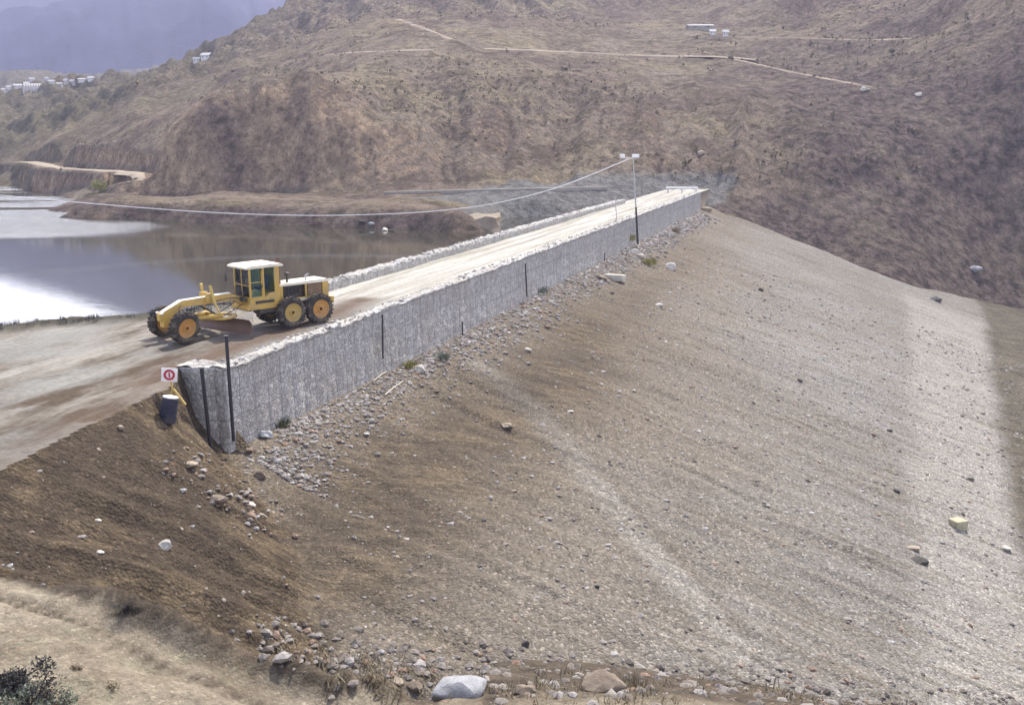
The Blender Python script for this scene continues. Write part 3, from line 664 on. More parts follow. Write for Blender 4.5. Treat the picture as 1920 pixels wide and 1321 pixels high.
# single rocks: px, py, width px, height ratio, material, label
ROCKS = [
 ('boulder', 861, 1282, 118, .52, 'boulder', 'large smooth grey boulder at the bottom edge, biggest stone in view', 'boulder', 2),
 ('boulder', 1130, 1276, 96, .66, 'brownrock', 'broad tan brown block at the bottom edge, right of the reddish brown boulder', 'boulder', 4),
 ('boulder', 985, 1290, 52, .6, 'brownrock', 'reddish brown boulder just right of the large smooth grey boulder', 'boulder', 1),
 ('rock', 746, 1276, 26, .7, 'tan', 'small rounded tan rock left of the large grey boulder', 'rock', 3),
 ('rock', 778, 1283, 34, .7, 'brownrock', 'small brown rock touching the left side of the large grey boulder', 'rock', 4),
 ('rock', 310, 1020, 30, .85, 'pale', 'pointed white rock lying alone on the dark brown slope', 'rock', 5),
 ('rock', 188, 1034, 17, .5, 'pale', 'small flat whitish stone left of the pointed white rock', 'rock', 3),
 ('rock', 184, 974, 14, .6, 'pale', 'small pale stone high on the dark slope', 'rock', 4),
 ('rock', 226, 800, 16, .8, 'tan', 'greyish stone near the top edge of the dark slope', 'rock', 2),
 ('rock', 408, 934, 42, .55, 'brownrock', 'broad pinkish grey rock on the slope below the wall end', 'rock', 2),
 ('rock', 472, 945, 18, .8, 'pale', 'small white rock right of the broad pinkish grey rock', 'rock', 3),
 ('rock', 357, 868, 32, .45, 'tan', 'flat pinkish slab at the foot of the wall end', 'rock', 4),
 ('rock', 488, 888, 28, .7, 'brownrock', 'reddish squarish stone below the rubble near the wall end', 'rock', 5),
 ('rock', 497, 812, 34, .6, 'boulder', 'grey rock at the wall foot near the dark green weeds', 'rock', 1),
 ('rock', 786, 690, 30, .55, 'pale', 'white broken block on the rubble bank at mid wall', 'rock', 5),
 ('block', 1796, 980, 34, .9, 'creamrock', 'squarish cream block standing alone on the gravel at right', 'block', 6),
 ('rock', 1722, 1048, 44, .35, 'darkrock', 'low black lump on the gravel left of the cream block', 'rock', 4),
 ('rock', 1712, 1026, 30, .4, 'tan', 'low tan lump just above the black lump on the gravel', 'rock', 2),
 ('rock', 1152, 518, 36, .6, 'pale', 'long white block on the earth below the far part of the wall', 'block', 7),
 ('rock', 1128, 520, 24, .6, 'brownrock', 'dark stone against the left end of the long white block', 'rock', 3),
 ('rock', 1190, 471, 15, .8, 'pale', 'upper of the two touching white stones below the light pole', 'rock', 5),
 ('rock', 1200, 479, 17, .75, 'pale', 'lower of the two touching white stones below the light pole', 'rock', 2),
 ('rock', 1257, 499, 24, .8, 'pale', 'white angular stone to the right of the yellow grass tuft', 'rock', 5),
 ('rock', 1236, 570, 17, .45, 'pale', 'white sliver of stone down the slope below the angular stone', 'rock', 4),
 ('rock', 1258, 580, 9, .7, 'pale', 'tiny white stone beside the white sliver of stone', 'rock', 1),
 ('rock', 1325, 392, 22, .6, 'tan', 'pinkish stone at the far end of the gabion wall', 'rock', 2),
 ('rock', 951, 796, 26, .4, 'tan', 'flat cream stone on the middle of the gravel slope', 'rock', 5),
 ('rock', 990, 655, 16, .6, 'pale', 'white stone on bluish gravel below the middle of the wall', 'rock', 3),
 ('rock', 1070, 770, 14, .4, 'pale', 'thin white chip right of the pale wheel track', 'rock', 4),
 ('rock', 1500, 712, 12, .6, 'darkrock', 'dark stone high in the middle of the gravel', 'rock', 3),
 ('rock', 1427, 542, 12, .7, 'darkrock', 'dark stone near the top of the gravel face', 'rock', 1),
 ('rock', 1755, 560, 26, .5, 'darkrock', 'dark lump at the top end of the pale toe strip', 'rock', 4),
 ('rock', 1668, 806, 14, .5, 'darkrock', 'dark stone at the left border of the pale toe strip', 'rock', 2),
 ('rock', 1682, 919, 14, .6, 'darkrock', 'dark stone on the gravel above the tan lump', 'rock', 3),
 ('rock', 1818, 898, 20, .45, 'darkrock', 'dark scattered clod on the pale strip above the cream block', 'rock', 5),
 ('rock', 1886, 1026, 22, .5, 'pale', 'white stone at the right edge beyond the pale strip', 'rock', 3),
 ('rock', 1120, 1098, 11, .8, 'darkrock', 'dark pebble low on the gravel right of the wheel ruts', 'rock', 2),
 ('rock', 1440, 947, 10, .7, 'pale', 'tiny white stone in the middle of the grey gravel', 'rock', 2),
 ('rock', 985, 1205, 20, .7, 'darkrock', 'dark stone in a rut above the reddish brown boulder', 'rock', 5),
 ('rock', 1622, 167, 17, .6, 'pale', 'white boulder on the upper hillside, left of the two', 'boulder', 3),
 ('rock', 1722, 177, 15, .6, 'pale', 'white boulder on the upper hillside, right of the two', 'boulder', 5),
 ('rock', 1315, 285, 14, .7, 'tan', 'pale boulder on the hillside above the far wall end', 'boulder', 4),
 ('rock', 1828, 503, 26, .5, 'boulder', 'grey green boulder on the shaded hill foot at right', 'boulder', 2),
 ('rock', 680, 414, 17, .5, 'darkrock', 'dark rock among the stones jutting from the far shore', 'rock', 1),
 ('rock', 696, 419, 14, .6, 'boulder', 'grey rock at the water edge of the far shore', 'rock', 2),
 ('rock', 722, 430, 12, .7, 'pale', 'pale rock standing in the water off the far shore', 'rock', 3),
 ('rock', 735, 432, 10, .7, 'darkrock', 'outermost dark rock standing in the water off the far shore', 'rock', 4)]
RM = {}
for name, px, py, w, hr, m, lab, cat, sd in ROCKS:
    p = hit(px, py+w*hr*.28); s = w*p.y/FPX*.5
    if name == 'block' or sd in (6, 7):
        bm = mb(); box(bm, (0, 0, 0), (1.6, 1.5, 1.5) if sd == 6 else (2.2, 1.2, 1.1), bev=.18)
        for v in bm.verts: v.co += Vector([.09*mnoise.noise(v.co*1.7+Vector((k*9, sd, 0))) for k in range(3)])
        o = done(name, bm, M[m])
        o.scale = (s, s, s*hr)
    else:
        key = (sd, m)
        if key not in RM:
            me = rock_mesh('rock', sd*1.7+(hash(m) % 5 if False else 0), 4 if w > 90 else 2, .85, .42 if w < 90 else .16); RM[key] = me; me.materials.append(M[m])
            for q in me.polygons: q.use_smooth = w > 90
            try: me.set_sharp_from_angle(angle=R(28))
            except Exception: pass
        o = link(name, RM[key], None); o.scale = (s, s*.85, s*hr*1.15)
    o.location = p+Vector((0, 0, s*hr*(.2 if w > 100 else .4 if w > 90 else .36))); o.rotation_euler = (random.uniform(-.1, .1), random.uniform(-.1, .1), random.uniform(-.5, .5)+(.35 if w > 90 else 0)); tag(o, lab, cat)
# ------------------------------------------------------------------ gabion walls
def gabion(name, u0, u1, v0, v1, ztop, zbot, label, du=.12):
    """closed stone-filled wall, faces displaced like packed stones"""
    uu = np.arange(u0, u1+du*.5, du); n = len(uu)
    prof = []                                     # loop over the cross section: front face bottom -> top -> back bottom
    hz = ztop-zbot; kf = max(3, int(hz/.14)); kt = max(3, int(abs(v0-v1)/.16))
    prof += [(v0, zbot+hz*i/kf, 0) for i in range(kf)]
    prof += [(v0+(v1-v0)*i/kt, ztop, 1) for i in range(kt)]
    prof += [(v1, ztop-hz*i/kf, 2) for i in range(kf+1)]
    PV = np.array(prof); Uu = np.repeat(uu[:, None], len(prof), 1); Vv = np.repeat(PV[None, :, 0], n, 0).copy(); Zz = np.repeat(PV[None, :, 1], n, 0).copy()
    side = np.repeat(PV[None, :, 2], n, 0)
    wob = fbm(Uu*.5, Vv*.3, 61, 3)*.16; st = (fbm(Uu*4.5, Zz*4.5+Vv*4.5, 62, 3))*.08; bulge = .02*np.abs(np.sin(np.pi*Uu))
    sgn = np.sign(v0-v1)
    Vv = Vv+sgn*np.where(side == 0, st+wob*.5+bulge-.02*(Zz-zbot), 0)-sgn*np.where(side == 2, st, 0)
    Zz = Zz+np.where(side == 1, st*1.6+wob+fbm(Uu*2.2, Vv*2.2, 63, 2)*.28, 0)
    # sag of the coping towards the near end
    Vg = np.stack([Uu, -Vv, Zz], -1); k = Vg.shape[1]
    me_v = Vg.reshape(-1, 3); idx = np.arange(n*k).reshape(n, k)
    q = np.stack([idx[:-1, :-1], idx[1:, :-1], idx[1:, 1:], idx[:-1, 1:]], -1).reshape(-1, 4)
    # end caps: quads between front and back columns
    caps = []
    for r in (0, n-1):
        a = idx[r, :kf+1]; b = idx[r, kf+kt:][::-1]
        b = np.r_[b[:kf], b[-1:]] if len(b) > kf+1 else b
        for i in range(min(len(a), len(b))-1): caps.append((a[i], a[i+1], b[i+1], b[i]))
    q = np.concatenate([q, np.array(caps)])
    o = link(name, raw_mesh(name, me_v, q, None, True), M['gabion']); o.rotation_euler = (0, 0, UVROT)
    return tag(o, label, 'wall')
gabion('gabion_wall', 32.9, 161.5, -23.1, -23.78, .14, -4.9, 'long grey stone gabion wall holding the downstream side of the crest road')
gabion('gabion_wall', 52.5, 134, -30.1, -29.25, .52, -2.2, 'low white topped stone wall along the lake side of the crest road')
gabion('end_wall', 32.78, 34.4, -23.55, -25.5, .06, -3.6, 'short stone return wall behind the near end of the gabion wall')
# loose coping stones on both walls
pts = []
for i in range(900):
    u = 33+128*RNG.random()**1.3; v = RNG.uniform(-24.1, -23.25); x, y = xy(u, v); pts.append((x, y, .10+.05*RNG.random(), .05+.09*RNG.random()**2))
for i in range(1100):
    u = 53+80*RNG.random()**1.2; v = RNG.uniform(-30.1, -29.2); x, y = xy(u, v); pts.append((x, y, .5, .06+.10*RNG.random()**2))
scatter('coping_stones', pts, 'loose pale stones lying along the tops of both walls', red=.02, tone=.8)
# ------------------------------------------------------------------ posts, pole, cable
def post(a, b, r, label, cat='post', name='steel_post', mat='steel'):
    bm = mb(); a, b = Vector(a), Vector(b); tube(bm, [(0, 0, 0), b-a], r, 8)
    rot = (b-a).normalized(); box(bm, (b-a)+rot*.01, (r*2.6, r*2.6, .03))
    o = done(name, bm, M[mat]); o.location = a; return tag(o, label, cat)
def wpt(px, py, v):                               # pixel onto the vertical plane v = const
    r = ray(px, py); k = v/(r[0]*CT-r[1]*ST); return Vector((r[0]*k, r[1]*k, CZ+r[2]*k))
G = 'dark posts standing against the gabion wall'
for (x0, y0, x1, y1, r, lab) in ((397, 856, 378, 690, .075, 'short dark steel post leaning at the very corner of the wall end'),
                              (438, 826, 424, 630, .07, 'tall dark steel post rising above the wall top near its end'),
                              (718, 672, 717, 590, .045, 'thin dark post upright against the wall, nearest the rubble bank'),
                              (868, 656, 867, 604, .045, 'short thin post at the wall foot in the middle'),
                              (988, 556, 985, 495, .05, 'thin dark post on the wall face left of the long white block'),
                              (1133, 508, 1134, 474, .05, 'short stake behind the long white block')):
    b, t_ = wpt(x0, y0, -22.85), wpt(x1, y1, -22.8); post(b, t_, r, lab)['group'] = G
b, t_ = wpt(1196, 452, -22.5), wpt(1187, 296, -22.5)
pole = empty('light_pole', b)
bm = mb(); tube(bm, [(0, 0, -.3), (t_-b)*.42], [.13, .10], 10); done('pole', bm, M['steel'], pole); bm = mb(); tube(bm, [(t_-b)*.421, t_-b], [.085, .07], 10); done('upper_pole', bm, M['galv'], pole)
h = t_-b; bm = mb(); tube(bm, [h+Vector((-1.35, 0, -.05)), h+Vector((.5, 0, .0))], .05); done('crossarm', bm, M['galv'], pole)
for dx in (-1.15, .25):
    bm = mb(); box(bm, h+Vector((dx, -.1, .2)), (.75 if dx > 0 else .5, .4, .36), bev=.08); tube(bm, [h+Vector((dx, 0, -.02)), h+Vector((dx, 0, .1))], .06); done('lamp', bm, M['white'], pole)
tag(pole, 'tall slender pole with two pale lamps beside the far part of the wall', 'light pole')
b, t_ = wpt(1157, 418, -24.5), wpt(1153, 370, -24.5); post(b, t_, .05, 'slim pale post on the crest road left of the light pole', mat='galv', name='marker_post')
ck = [at_y(px, py, d) for px, py, d in ((1181, 297, 127), (1110, 327, 127), (1040, 353, 127), (970, 372, 127), (900, 386, 127), (800, 397, 127), (700, 402, 126.5), (600, 404, 126), (500, 402.5, 126), (400, 398.5, 126), (300, 392, 126), (130, 378, 126), (0, 366, 126), (-160, 349, 126))]
ck = np.array(ck); cpts = []
for i in range(len(ck)-1):
    p0, p1, p2, p3 = ck[max(i-1, 0)], ck[i], ck[i+1], ck[min(i+2, len(ck)-1)]
    for t in (0, .25, .5, .75): cpts.append(.5*((2*p1)+(-p0+p2)*t+(2*p0-5*p1+4*p2-p3)*t*t+(-p0+3*p1-3*p2+p3)*t**3))
cpts.append(ck[-1])
bm = mb(); tube(bm, cpts, .06, 6); tag(done('power_cable', bm, M['cable']), 'pale sagging cable strung from the light pole across the lake', 'cable')
# ------------------------------------------------------------------ road sign and barrel at the near end
b = hit(322, 758); q = at_y(321, 702, b.y); hz = q[2]-b.z
sg = empty('road_sign', b, R(8))
bm = mb(); tube(bm, [(.12, .03, -.5), (.06, .02, hz*.45), (0, .02, hz+.15)], .035); done('post', bm, M['ochre'], sg)
bm = mb(); box(bm, (0, -.03, hz), (.56, .03, .50), Matrix.Rotation(R(6), 3, 'Y'), bev=.012); pln = done('panel', bm, M['white'], sg)
bm = mb(); n = 32
rg = [[bm.verts.new((r*math.cos(2*math.pi*k/n), y, hz+r*math.sin(2*math.pi*k/n))) for k in range(n)] for r, y in ((.12, -.05), (.12, -.058), (.20, -.058), (.20, -.05))]
for A_, B_ in zip(rg, rg[1:]+rg[:1]):
    for k in range(n): bm.faces.new((A_[k], A_[(k+1) % n], B_[(k+1) % n], B_[k]))
done('red_ring', bm, M['red'], sg)
bm = mb(); tube(bm, [(0, -.05, hz-.09), (0, -.056, hz+.09)], .03, 6); done('symbol', bm, M['red'], sg)
bm = mb(); tube(bm, [(-.25, 0, 0), (.05, .02, hz*.42)], .05); tube(bm, [(.45, .05, -.05), (.08, .02, hz*.5)], .07); done('brace', bm, M['ochre'], sg)
tag(sg, 'small white road sign with a red ring at the near end of the wall', 'road sign')
bb = hit(313, 790)
bl = empty('barrel', bb+Vector((0, 0, -.05)))
bm = mb(); lathe(bm, [(.24, 0), (.285, .03), (.29, .30), (.305, .32), (.29, .34), (.29, .60), (.305, .62), (.29, .64), (.285, .90), (.25, .93)], 28, 'z'); done('drum', bm, M['navy'], bl)
bm = mb(); lathe(bm, [(.262, .925), (.268, .955), (.24, .965)], 28, 'z'); done('sunlit_top', bm, M['white'], bl)  # white disc paints the sunlight on the barrel's upper rim
bl.rotation_euler = (R(-6), R(10), 0); tag(bl, 'navy blue barrel, its sunlit top coloured white, leaning against the wall end', 'barrel')
# ------------------------------------------------------------------ motor grader
HD = math.atan2(-.69, -.72)
gp = at_z(545, 601, 0)
GR = empty('motor_grader', (-10.84, 49.27, .02), HD)
tag(GR, 'yellow motor grader with cream cab roof and orange wheel hubs', 'motor grader')
def part(name, bm, m, par=GR, smooth=True): return done(name, bm, M[m], par, smooth)
def wheel(x, y, rr, w, lean=0, steer=0, rim='rim'):
    root = empty('wheel', (x, y, rr)); root.parent = GR; root.rotation_euler = (lean, 0, steer)
    bm = mb(); h = w/2
    lathe(bm, [(rr*.60, -h*.85), (rr*.74, -h*1.0), (rr*.9, -h*1.0), (rr*.97, -h*.75), (rr*.98, 0), (rr*.97, h*.75), (rr*.9, h), (rr*.74, h), (rr*.60, h*.85)], 40, cap=False)
    for k in range(22):
        for s in (-1, 1):
            a = 2*math.pi*(k+.25*s)/22; rot = Matrix.Rotation(-a, 3, 'Y') @ Matrix.Rotation(s*R(35), 3, 'X')
            box(bm, Vector((rr*.985*math.cos(a), s*h*.45, rr*.985*math.sin(a))), (.07, h*1.15, .075), rot)
    done('tyre', bm, M['tyre'], root)
    bm = mb(); lathe(bm, [(rr*.60, -h*.7), (rr*.63, -h*1.0), (rr*.57, -h*.98), (rr*.52, -h*.72), (rr*.24, -h*.66), (rr*.22, -h*.9), (rr*.12, -h*.95), (rr*.12, h*.95), (rr*.22, h*.9), (rr*.24, h*.66), (rr*.52, h*.72), (rr*.57, h*.98), (rr*.63, h*1.0), (rr*.60, h*.7)], 32, cap=False)
    for s in (-1, 1):
        for k in range(8):
            a = k*math.pi/4; tube(bm, [(rr*.38*math.cos(a), s*h*.6, rr*.38*math.sin(a)), (rr*.38*math.cos(a), s*h*.8, rr*.38*math.sin(a))], .025, 6)
    done('rim', bm, M[rim], root)
TR = 1.02
for y in (-TR, TR):
    wheel(-.79, y, .72, .42, rim='rim'); wheel(.79, y, .72, .42, rim='rimy'); wheel(6.28, y*1.04, .71, .42, lean=R(-10), steer=R(9))
for y in (-.72, .72):
    bm = mb(); prism(bm, [(-1.15, .45), (1.15, .45), (1.2, .62), (.9, .92), (-.9, .92), (-1.2, .62)], y-.12, y+.12, .03); part('tandem_case', bm, 'dark')
bm = mb(); prism(bm, [(-1.7, .75), (1.9, .75), (2.9, .95), (2.9, 1.12), (-1.7, 1.12)], -.5, .5, .03); part('rear_frame', bm, 'dark')
# front beam (gooseneck)
bm = mb(); prism(bm, [(2.7, 1.02), (3.3, 1.52), (5.75, 1.48), (6.55, 1.02), (6.98, .92), (7.0, 1.25), (6.75, 1.36), (5.9, 1.73), (3.5, 1.83), (2.8, 1.55)], -.17, .17, .03); part('front_frame', bm, 'yellow')
bm = mb(); prism(bm, [(3.45, 1.835), (5.9, 1.738), (6.82, 1.32), (6.84, 1.34), (5.92, 1.765), (3.45, 1.86)], -.165, .165); part('frame_sunlit_top', bm, 'cream')  # sunlit upper edge of the beam, put in as a thin cream strip
bm = mb(); box(bm, (6.28, 0, .72), (.28, 1.75, .2), bev=.03); box(bm, (6.6, 0, .9), (.5, .42, .55), bev=.04)
for s in (-1, 1): box(bm, (6.28, s*.82, .72), (.2, .12, .5), bev=.02)
part('front_axle', bm, 'yellow')
bm = mb(); tube(bm, [(6.2, -.75, 1.02), (6.2, .75, 1.02)], .035); part('lean_bar', bm, 'dark')
# drawbar, circle, blade
bm = mb()
for s in (-1, 1): tube(bm, [(6.5, 0, .85), (4.3, s*.62, .93)], [.09, .11])
box(bm, (4.3, 0, .95), (.25, 1.4, .12), bev=.02); part('drawbar', bm, 'yellow')
bm = mb(); n = 36; rg = [[bm.verts.new((4.0+r*math.cos(2*math.pi*k/n), r*math.sin(2*math.pi*k/n), z)) for k in range(n)] for r, z in ((.58, .74), (.58, .84), (.78, .84), (.78, .74))]
for A_, B_ in zip(rg, rg[1:]+rg[:1]):
    for k in range(n): bm.faces.new((A_[k], A_[(k+1) % n], B_[(k+1) % n], B_[k]))
part('circle', bm, 'yellow')
bm = mb(); sec = []
for i in range(9):
    a = R(-55+110*i/8); sec.append((-.42*math.cos(a)+.42, .42*math.sin(a)+.40))
out = sec+[(x-.05, z) for x, z in sec[::-1]]
prism(bm, out, -1.75, 1.75)
bmesh.ops.rotate(bm, verts=bm.verts, cent=(0, 0, 0), matrix=Matrix.Rotation(R(14), 3, 'Z')); bmesh.ops.translate(bm, verts=bm.verts, vec=(3.75, 0, .02)); part('blade', bm, 'blade')
for s in (-1, 1):
    bm = mb(); tube(bm, [(4.35, s*.75, 1.0), (4.5, s*.55, 1.55)], .045); tube(bm, [(4.5, s*.55, 1.5), (4.62, s*.42, 2.35)], .075); part('lift_cylinder', bm, 'ochre')
    bm = mb(); prism(bm, [(4.35, 1.6), (4.8, 1.6), (4.75, 1.98), (4.45, 1.98)], s*.30-.13, s*.30+.13, .03); part('lift_bracket', bm, 'yellow')
bm = mb(); tube(bm, [(4.4, .5, .98), (5.0, -.6, 1.5)], .05); part('side_shift_cylinder', bm, 'dark')
# cab
cab = empty('cab', (2.0, 0, 0)); cab.parent = GR
C0, C1, W, ZB, ZT = -.82, .78, .74, 1.0, 2.98
bm = mb(); prism(bm, [(C0, ZB), (.95, ZB), (.95, 1.22), (C1, 1.30), (C1, 1.55), (-.05, 1.55), (-.25, 1.75), (C0, 1.75)], -W, W, .02); done('cab_shell', bm, M['yellow'], cab)
bm = mb()
for x, w in ((C0+.13, .26), (.04, .10), (C1-.04, .09)):
    for s in (-1, 1):
        z0 = 1.74 if x < -.3 else 1.54
        box(bm, (x, s*(W-.04), (z0+ZT)/2), (w, .08, ZT-z0), bev=.012)
box(bm, (C0+.04, 0, 2.36), (.07, 1.32, 1.2), bev=.01); done('cab_pillar', bm, M['yellow'], cab)
bm = mb(); prism(bm, [(C0-.16, ZT), (C1+.24, ZT-.02), (C1+.26, ZT+.07), (C1, ZT+.13), (C0, ZT+.15), (C0-.18, ZT+.07)], -W-.13, W+.13, .025); done('cab_roof', bm, M['cream'], cab)
for s in (-1, 1):
    bm = mb(); box(bm, (-.29, s*(W-.05), 2.36), (.52, .015, 1.2)); done('rear_side_window', bm, M['glass'], cab)
    dr = empty('door', (0, 0, 0)); dr.parent = cab
    bm = mb(); box(bm, (.41, s*(W-.045), 2.26), (.60, .015, 1.4)); done('door_glass', bm, M['glass'], dr)
    bm = mb(); box(bm, (.41, s*(W-.02), 1.57), (.62, .03, .07)); box(bm, (.41, s*(W-.02), 2.3), (.62, .025, .04)); box(bm, (.13, s*(W-.02), 2.2), (.03, .028, 1.3)); done('door_frame', bm, M['yellow'], dr)
    bm = mb(); box(bm, (.14, s*(W+.015), 2.1), (.04, .03, .16)); done('handle', bm, M['dark'], dr)
bm = mb(); box(bm, (C1-.03, 0, 2.26), (.015, 1.32, 1.4)); done('windscreen', bm, M['glass'], cab)
bm = mb(); box(bm, (C1, 0, 2.26), (.03, .05, 1.4)); box(bm, (C1, 0, 1.58), (.03, 1.4, .07)); box(bm, (C1, 0, 2.15), (.025, 1.4, .04)); done('windscreen_frame', bm, M['yellow'], cab)
bm = mb(); box(bm, (-.25, 0, 1.9), (.5, .5, .14), bev=.04); box(bm, (-.48, 0, 2.25), (.12, .5, .6), bev=.04); done('driver_seat', bm, M['seat'], cab)
bm = mb(); lathe(bm, [(.19, -.015), (.2, 0), (.19, .015)], 24, 'z'); bmesh.ops.rotate(bm, verts=bm.verts, cent=(0, 0, 0), matrix=Matrix.Rotation(R(-35), 3, 'Y')); bmesh.ops.translate(bm, verts=bm.verts, vec=(.35, 0, 2.0)); tube(bm, [(.6, 0, 1.55), (.36, 0, 2.0)], .04); done('steering_wheel', bm, M['dark'], cab)
for s in (-1, 1):
    bm = mb(); tube(bm, [(C1+.1, s*.8, 2.75), (C1+.28, s*1.0, 2.7), (C1+.28, s*1.0, 2.45)], .018, 6); box(bm, (C1+.28, s*1.0, 2.4), (.04, .2, .3), bev=.01); done('mirror', bm, M['dark'], cab)
    bm = mb(); tube(bm, [(.9, s*.72, 1.0), (1.02, s*.86, .42)], .025, 6); tube(bm, [(.55, s*.72, 1.0), (.67, s*.86, .42)], .025, 6)
    for k in range(3): box(bm, (.80+.04*k, s*(.77+.03*k), .85-.2*k), (.38, .12, .03))
    part('step_ladder', bm, 'cream').location = (2.15, 0, 0)
for k, (a, b, c) in enumerate((((2.9, .3, 1.55), (3.7, .5, 1.75), (4.45, .5, 1.6)), ((2.9, -.2, 1.5), (3.5, .28, 1.3), (4.3, .45, 1.05)), ((3.0, .4, 1.3), (3.6, .55, 1.1), (4.1, .6, .9)), ((6.0, .2, 1.55), (6.3, .45, 1.3), (6.3, .6, .95)))):
    q = [Vector(a).lerp(Vector(b), t).lerp(Vector(b).lerp(Vector(c), t), t) for t in (0, .17, .33, .5, .67, .83, 1)]
    bm = mb(); tube(bm, q, .022, 6); part('hydraulic_hose', bm, 'dark')
bm = mb(); box(bm, (2.02, .765, 1.35), (1.0, .012, .14), bev=.004); part('side_stripe', bm, 'dark')
bm = mb(); box(bm, (-.3, .56, 1.2), (.5, .012, .12), bev=.004); part('maker_plate', bm, 'cream')
# control levers in front of the cab
bm = mb()
for k in range(8): tube(bm, [(2.92, -.42+.12*k, 1.5), (2.99, -.44+.125*k, 2.05)], .014, 5)
box(bm, (2.93, 0, 1.5), (.2, 1.05, .18), bev=.02); part('control_levers', bm, 'dark')
# engine bay
hood = empty('engine_hood', (0, 0, 0)); hood.parent = GR
bm = mb(); prism(bm, [(-1.75, 1.93), (1.1, 1.93), (1.1, 2.0), (1.0, 2.05), (-1.6, 2.1), (-1.78, 2.02)], -.56, .56, .025); done('hood_top', bm, M['cream'], hood)
bm = mb(); box(bm, (-1.55, 0, 1.5), (.34, 1.06, .86), bev=.03); box(bm, (.98, 0, 1.5), (.2, 1.06, .86), bev=.02)
for s in (-1, 1):
    box(bm, (-.42, s*.5, 1.52), (.10, .06, .82)); box(bm, (-.3, s*.5, 1.2), (2.4, .06, .22), bev=.01)
done('hood_frame', bm, M['yellow'], hood)
bm = mb(); box(bm, (.25, 0, 1.5), (1.1, .62, .8), bev=.06)
for k in range(4):
    for s in (-1, 1): tube(bm, [(-.1+.22*k, s*.3, 1.75), (-.1+.22*k, s*.42, 1.7), (-.1+.22*k, s*.42, 1.45)], .035, 6)
box(bm, (.3, .36, 1.35), (.7, .1, .25), bev=.03); box(bm, (.3, -.36, 1.35), (.7, .1, .25), bev=.03); done('engine', bm, M['dark'], hood)
bm = mb(); box(bm, (-.95, 0, 1.52), (.8, .96, .78), bev=.04); done('radiator', bm, M['side'], hood)
bm = mb(); box(bm, (-1.74, 0, 1.5), (.04, .86, .72))
for k in range(8): box(bm, (-1.77, 0, 1.2+.085*k), (.04, .84, .03))
done('rear_grille', bm, M['dark'], hood)
bm = mb(); tube(bm, [(1.02, .36, .95), (1.02, .36, 3.05), (1.0, .36, 3.3)], [.085, .085, .06], 12); tube(bm, [(1.02, .36, 1.2), (1.02, .36, 2.2)], .12, 12); part('exhaust_pipe', bm, 'rust')
bm = mb(); tube(bm, [(.45, .22, 2.03), (.45, .22, 2.42)], .055, 10); lathe(bm, [(.10, 2.4), (.13, 2.44), (.13, 2.52), (.08, 2.56)], 16, 'z', (.45, .22, 0)); part('air_intake', bm, 'dark')
bm = mb(); tube(bm, [(-.55, .3, 2.08), (-.55, .3, 2.32), (-.72, .3, 2.38)], .04, 8); part('breather_pipe', bm, 'galv')
bm = mb(); box(bm, (-1.85, 0, 1.0), (.2, 1.3, .35), bev=.04); part('rear_bumper', bm, 'yellow')
for s in (-1, 1): bm = mb(); lathe(bm, [(.07, 0), (.085, .05), (.08, .06)], 14, 'z', (6.92, s*.22, 1.26)); part('headlight', bm, 'white')
bm = mb(); prism(bm, [(1.2, .78), (2.3, .78), (2.3, 1.0), (1.2, 1.0)], -.72, .72, .03); part('side_tank', bm, 'dark')
# ------------------------------------------------------------------ plants
def leaf_mesh(name, blobs, n, size, up=.3, elong=1.6):
    VV, TT = [], []
    for i in range(n):
        bx, by, bz, br = blobs[int(RNG.integers(len(blobs)))]; d = RNG.normal(size=3); d /= np.linalg.norm(d); r = br*RNG.random()**.45
        c = np.array((bx, by, bz))+d*r*np.array((1, 1, .8)); c[2] = max(c[2], .01)
        a = RNG.normal(size=3)+d*.8+np.array((0, 0, up)); a /= np.linalg.norm(a); b = np.cross(a, RNG.normal(size=3)); b /= np.linalg.norm(b); s = size*RNG.uniform(.5, 1.4)
        VV += [c-b*s*.5, c+a*s*elong*.5-b*s*.12, c+a*s*elong, c+a*s*elong*.5+b*s*.5]; t = RNG.random(); TT += [(t, 0, 0, 1)]*4
    return raw_mesh(name, np.array(VV), np.arange(len(VV)).reshape(-1, 4), ('tone', np.array(TT)), False)
def shrub(name, p, w, h, leaf, lab, cat, n=500, size=.07, up=.3, group=None):
    root = empty(name, p); k = 7
    bl = [(RNG.normal(0, w*.26), RNG.normal(0, w*.26), h*RNG.uniform(.3, .75), w*RNG.uniform(.16, .3)) for _ in range(k)]
    link('foliage', leaf_mesh('foliage', bl, n, size, up), M[leaf], root)
    bm = mb()
    for x, y, z, r in bl: tube(bm, [(0, 0, -.05), (x*.5, y*.5, z*.6), (x, y, z)], [.02, .014, .006], 5)
    done('stems', bm, M['twig'], root); return tag(root, lab, cat, group)
def tuft(name, p, w, h, leaf, lab, cat, n=120, group=None):
    VV, TT = [], []
    for i in range(n):
        a = RNG.uniform(0, 6.28); r = w*.5*RNG.random(); lean = RNG.uniform(.1, .6); hh = h*RNG.uniform(.5, 1.1); b = np.array((r*math.cos(a), r*math.sin(a), -.03)); o = np.array((math.cos(a)*lean*hh, math.sin(a)*lean*hh, hh)); s = np.array((-math.sin(a), math.cos(a), 0))*h*.045
        VV += [b-s, b+s, b+o*.6+s*.7, b+o*1.0]; TT += [(RNG.random(), 0, 0, 1)]*4
    o = link(name, raw_mesh(name, np.array(VV), np.arange(len(VV)).reshape(-1, 4), ('tone', np.array(TT)), False), M[leaf]); o.location = p; return tag(o, lab, cat, group)
p = hit(8, 1288); shrub('bush', p, 1.0, .24, 'leafdark', 'dark bush cut by the bottom left corner of the photo', 'bush', 1500, .05)
